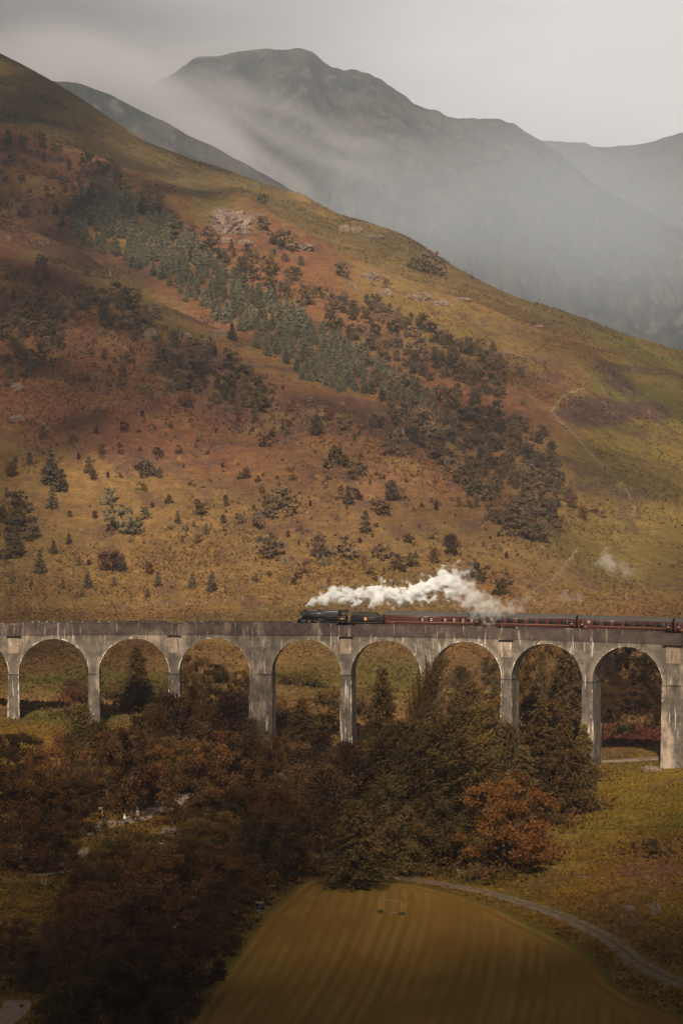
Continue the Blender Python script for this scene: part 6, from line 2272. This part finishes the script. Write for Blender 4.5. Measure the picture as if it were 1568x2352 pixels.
def mist(u, v, Y, ru, rv, ry, dens, seed, rot=0.0, thr=.42, label='grey mist lying against the mountain', ns=1.6, step=1.0, col=(.66, .665, .72)):  # default colour darkened to stand in for overcast shade
    t = NT('mist_vapour')
    ob = t.obj()
    ln = t.node('ShaderNodeVectorMath', {0: ob}, operation='LENGTH').outputs['Value']
    n = t.node('ShaderNodeTexNoise', {'Vector': t.vscale(ob, (1, 1, .8), (seed, seed * 1.7, 0)), 'Scale': ns, 'Detail': 5.0, 'Roughness': .55, 'Distortion': .3}).outputs['Fac']
    fall = t.rng(ln, .15, .98, 1, 0)
    d = t.math('MULTIPLY', t.math('MULTIPLY', fall, t.rng(n, thr - .10, thr + .22)), dens)
    vol = t.node('ShaderNodeVolumePrincipled', {'Color': col + (1,), 'Density': d})
    t.l.new(vol.outputs[0], t.out.inputs['Volume'])
    t.m.cycles.volume_step_rate = step
    o = MB().ball((0, 0, 0), 1, 24, 14).build('mist', t.m, None, True, kind='stuff', label=label)
    o.location = ((u - CX) / F * Y, Y, float(zv(v, Y)))
    o.scale = (ru / F * Y, ry, rv / F * Y)
    o.rotation_euler = (0, math.radians(rot), 0)
    return o


mist(640, 285, 3650, 400, 70, 420, .0036, 1.0, 24, .46, 'mist band slanting across the face of the mountain', 2.2)
mist(860, 345, 3500, 260, 60, 300, .0028, 7.0, 12, .46, 'mist tongue reaching right across the mountain face', 2.4)
mist(330, 255, 3900, 340, 110, 620, .0120, 2.0, 22, .36, 'thick mist filling the gap left of the peak', 2.0)
mist(560, 385, 3350, 260, 75, 260, .0080, 8.0, 28, .42, 'mist lying behind the dark ridge', 2.2)
mist(505, 122, 4620, 200, 30, 260, .0110, 3.0, -8, .42, 'cap of mist resting on the summit', 2.4)
mist(200, 170, 5200, 420, 95, 700, .0050, 4.0, 4, .36, 'mist hiding the skyline behind the upper left shoulder', 2.0)
mist(1320, 500, 3000, 600, 320, 450, .0019, 5.0, 12, .24, 'pale mist filling the far glen at the right', 1.0, 1.0, (.72, .80, .92))
mist(900, 490, 3050, 340, 170, 350, .0016, 6.0, 20, .30, 'pale mist below the mountain face', 1.2, 1.0, (.72, .80, .92))

# unseen puffs added behind the camera, shaped to shade glen and hill
SX, SY, SZ = SUN_DIR
PXg = XX - ZG * SX / SZ; PYg = YY - ZG * SY / SZ


def bl(u0, v0, ru, rv):
    return np.exp(-(((UU - u0) / ru) ** 2 + ((VG - v0) / rv) ** 2))


D = np.zeros(ZG.shape) + .34  # wanted shade on the ground; sets where puffs are added
D += .30 * bl(-20, 760, 520, 170) + .12 * bl(500, 850, 200, 90) + .58 * bl(40, 240, 520, 230) + .48 * bl(-80, 1250, 240, 420) + .08 * bl(1620, 950, 330, 500) + .25 * bl(0, 600, 260, 200) + .12 * bl(1150, 1050, 160, 160)
D -= .62 * bl(330, 1130, 280, 120) + .45 * bl(560, 1220, 260, 100) + .60 * bl(640, 580, 210, 120) + .50 * bl(860, 690, 260, 120) + .55 * bl(800, 1340, 420, 130) + .3 * bl(1350, 1340, 300, 120)
D = np.where(YY < 760, .12 + .50 * (1 - sstep(-40, 420, UU)) + .24 * sstep(1000, 1568, UU) - .2 * bl(800, 1450, 380, 160), D)
edge_shift = -18 * np.exp(-((XX - 5) / 45) ** 2)
gl = np.interp(PYg - edge_shift, [230, 300, 360, 420, 470, 510, 560], [.985, .92, .71, .44, .29, .13, 0.0])
gl = np.clip(gl + .3 * sstep(14, 32, np.abs(XX - 2)) * (1 - sstep(270, 350, PYg)), 0, .985)
gl = gl - .42 * sstep(18, 40, XX) * sstep(355, 400, PYg)
gl = gl - .42 * np.exp(-((XX - 8) / 24) ** 2) * np.exp(-((PYg - 330) / 42) ** 2)
D = np.maximum(np.clip(D, 0, .92), gl)
cs_ = 14.0
bx0, bx1, by0, by1 = -420, 560, -160, 2500
nx, ny = int((bx1 - bx0) / cs_), int((by1 - by0) / cs_)
hw_, _, _ = np.histogram2d(PXg.ravel(), PYg.ravel(), [nx, ny], [[bx0, bx1], [by0, by1]], weights=D.ravel())
hc_, _, _ = np.histogram2d(PXg.ravel(), PYg.ravel(), [nx, ny], [[bx0, bx1], [by0, by1]])
cov = np.where(hc_ > 0, hw_ / np.maximum(hc_, 1), np.nan)
gxc = bx0 + (np.arange(nx) + .5) * cs_; gyc = by0 + (np.arange(ny) + .5) * cs_
fillv = np.broadcast_to(np.where(gyc < 300, .88, .30)[None, :], cov.shape)
cov = np.where(np.isnan(cov), fillv, cov)
cov = np.clip(gauss1(gauss1(cov, 1.0, 0), .8, 1), 0, .992)
M_SHADE_PUFF = NT('white_shade_puff')
M_SHADE_PUFF = M_SHADE_PUFF.diffuse((.85, .85, .86))
ico = rock_mesh(31, 2, .25)
IV = np.array([v.co[:] for v in ico.vertices]); IT = np.array([p.vertices[:] for p in ico.polygons])
rngc = np.random.default_rng(5)


def shade_puff_mesh(name, label, sel):
    Vs, Ts, n = [], [], 0
    for i in range(nx):
        for j in range(ny):
            if not sel(gxc[i], gyc[j]):
                continue
            c = cov[i, j]
            r0 = 12.0
            lam = -math.log(1 - c) * cs_ * cs_ / (math.pi * r0 * r0 * 1.25)
            for _ in range(rngc.poisson(lam)):
                g = np.array([gxc[i] + rngc.uniform(-.5, .5) * cs_, gyc[j] + rngc.uniform(-.5, .5) * cs_, 0])
                alt = rngc.uniform(3300, 3900)
                p = g + np.array([SX, SY, SZ]) * alt / SZ
                r = r0 * rngc.uniform(.7, 1.3)
                a = rngc.uniform(0, 6.28)
                R = np.array([[math.cos(a), -math.sin(a), 0], [math.sin(a), math.cos(a), 0], [0, 0, .75]])
                Vs.append(IV @ R.T * r + p); Ts.append(IT + n); n += len(IV)
    return add_obj(name, mesh_np(name, np.concatenate(Vs), np.concatenate(Ts), True), M_SHADE_PUFF, None, kind='stuff', label=label)


shade_puff_mesh('shade_puffs', 'dense cloud whose shade lies over the glen', lambda x, y: y < 520)
shade_puff_mesh('shade_puffs', 'broken cloud dappling the hillside with shade', lambda x, y: y >= 520)
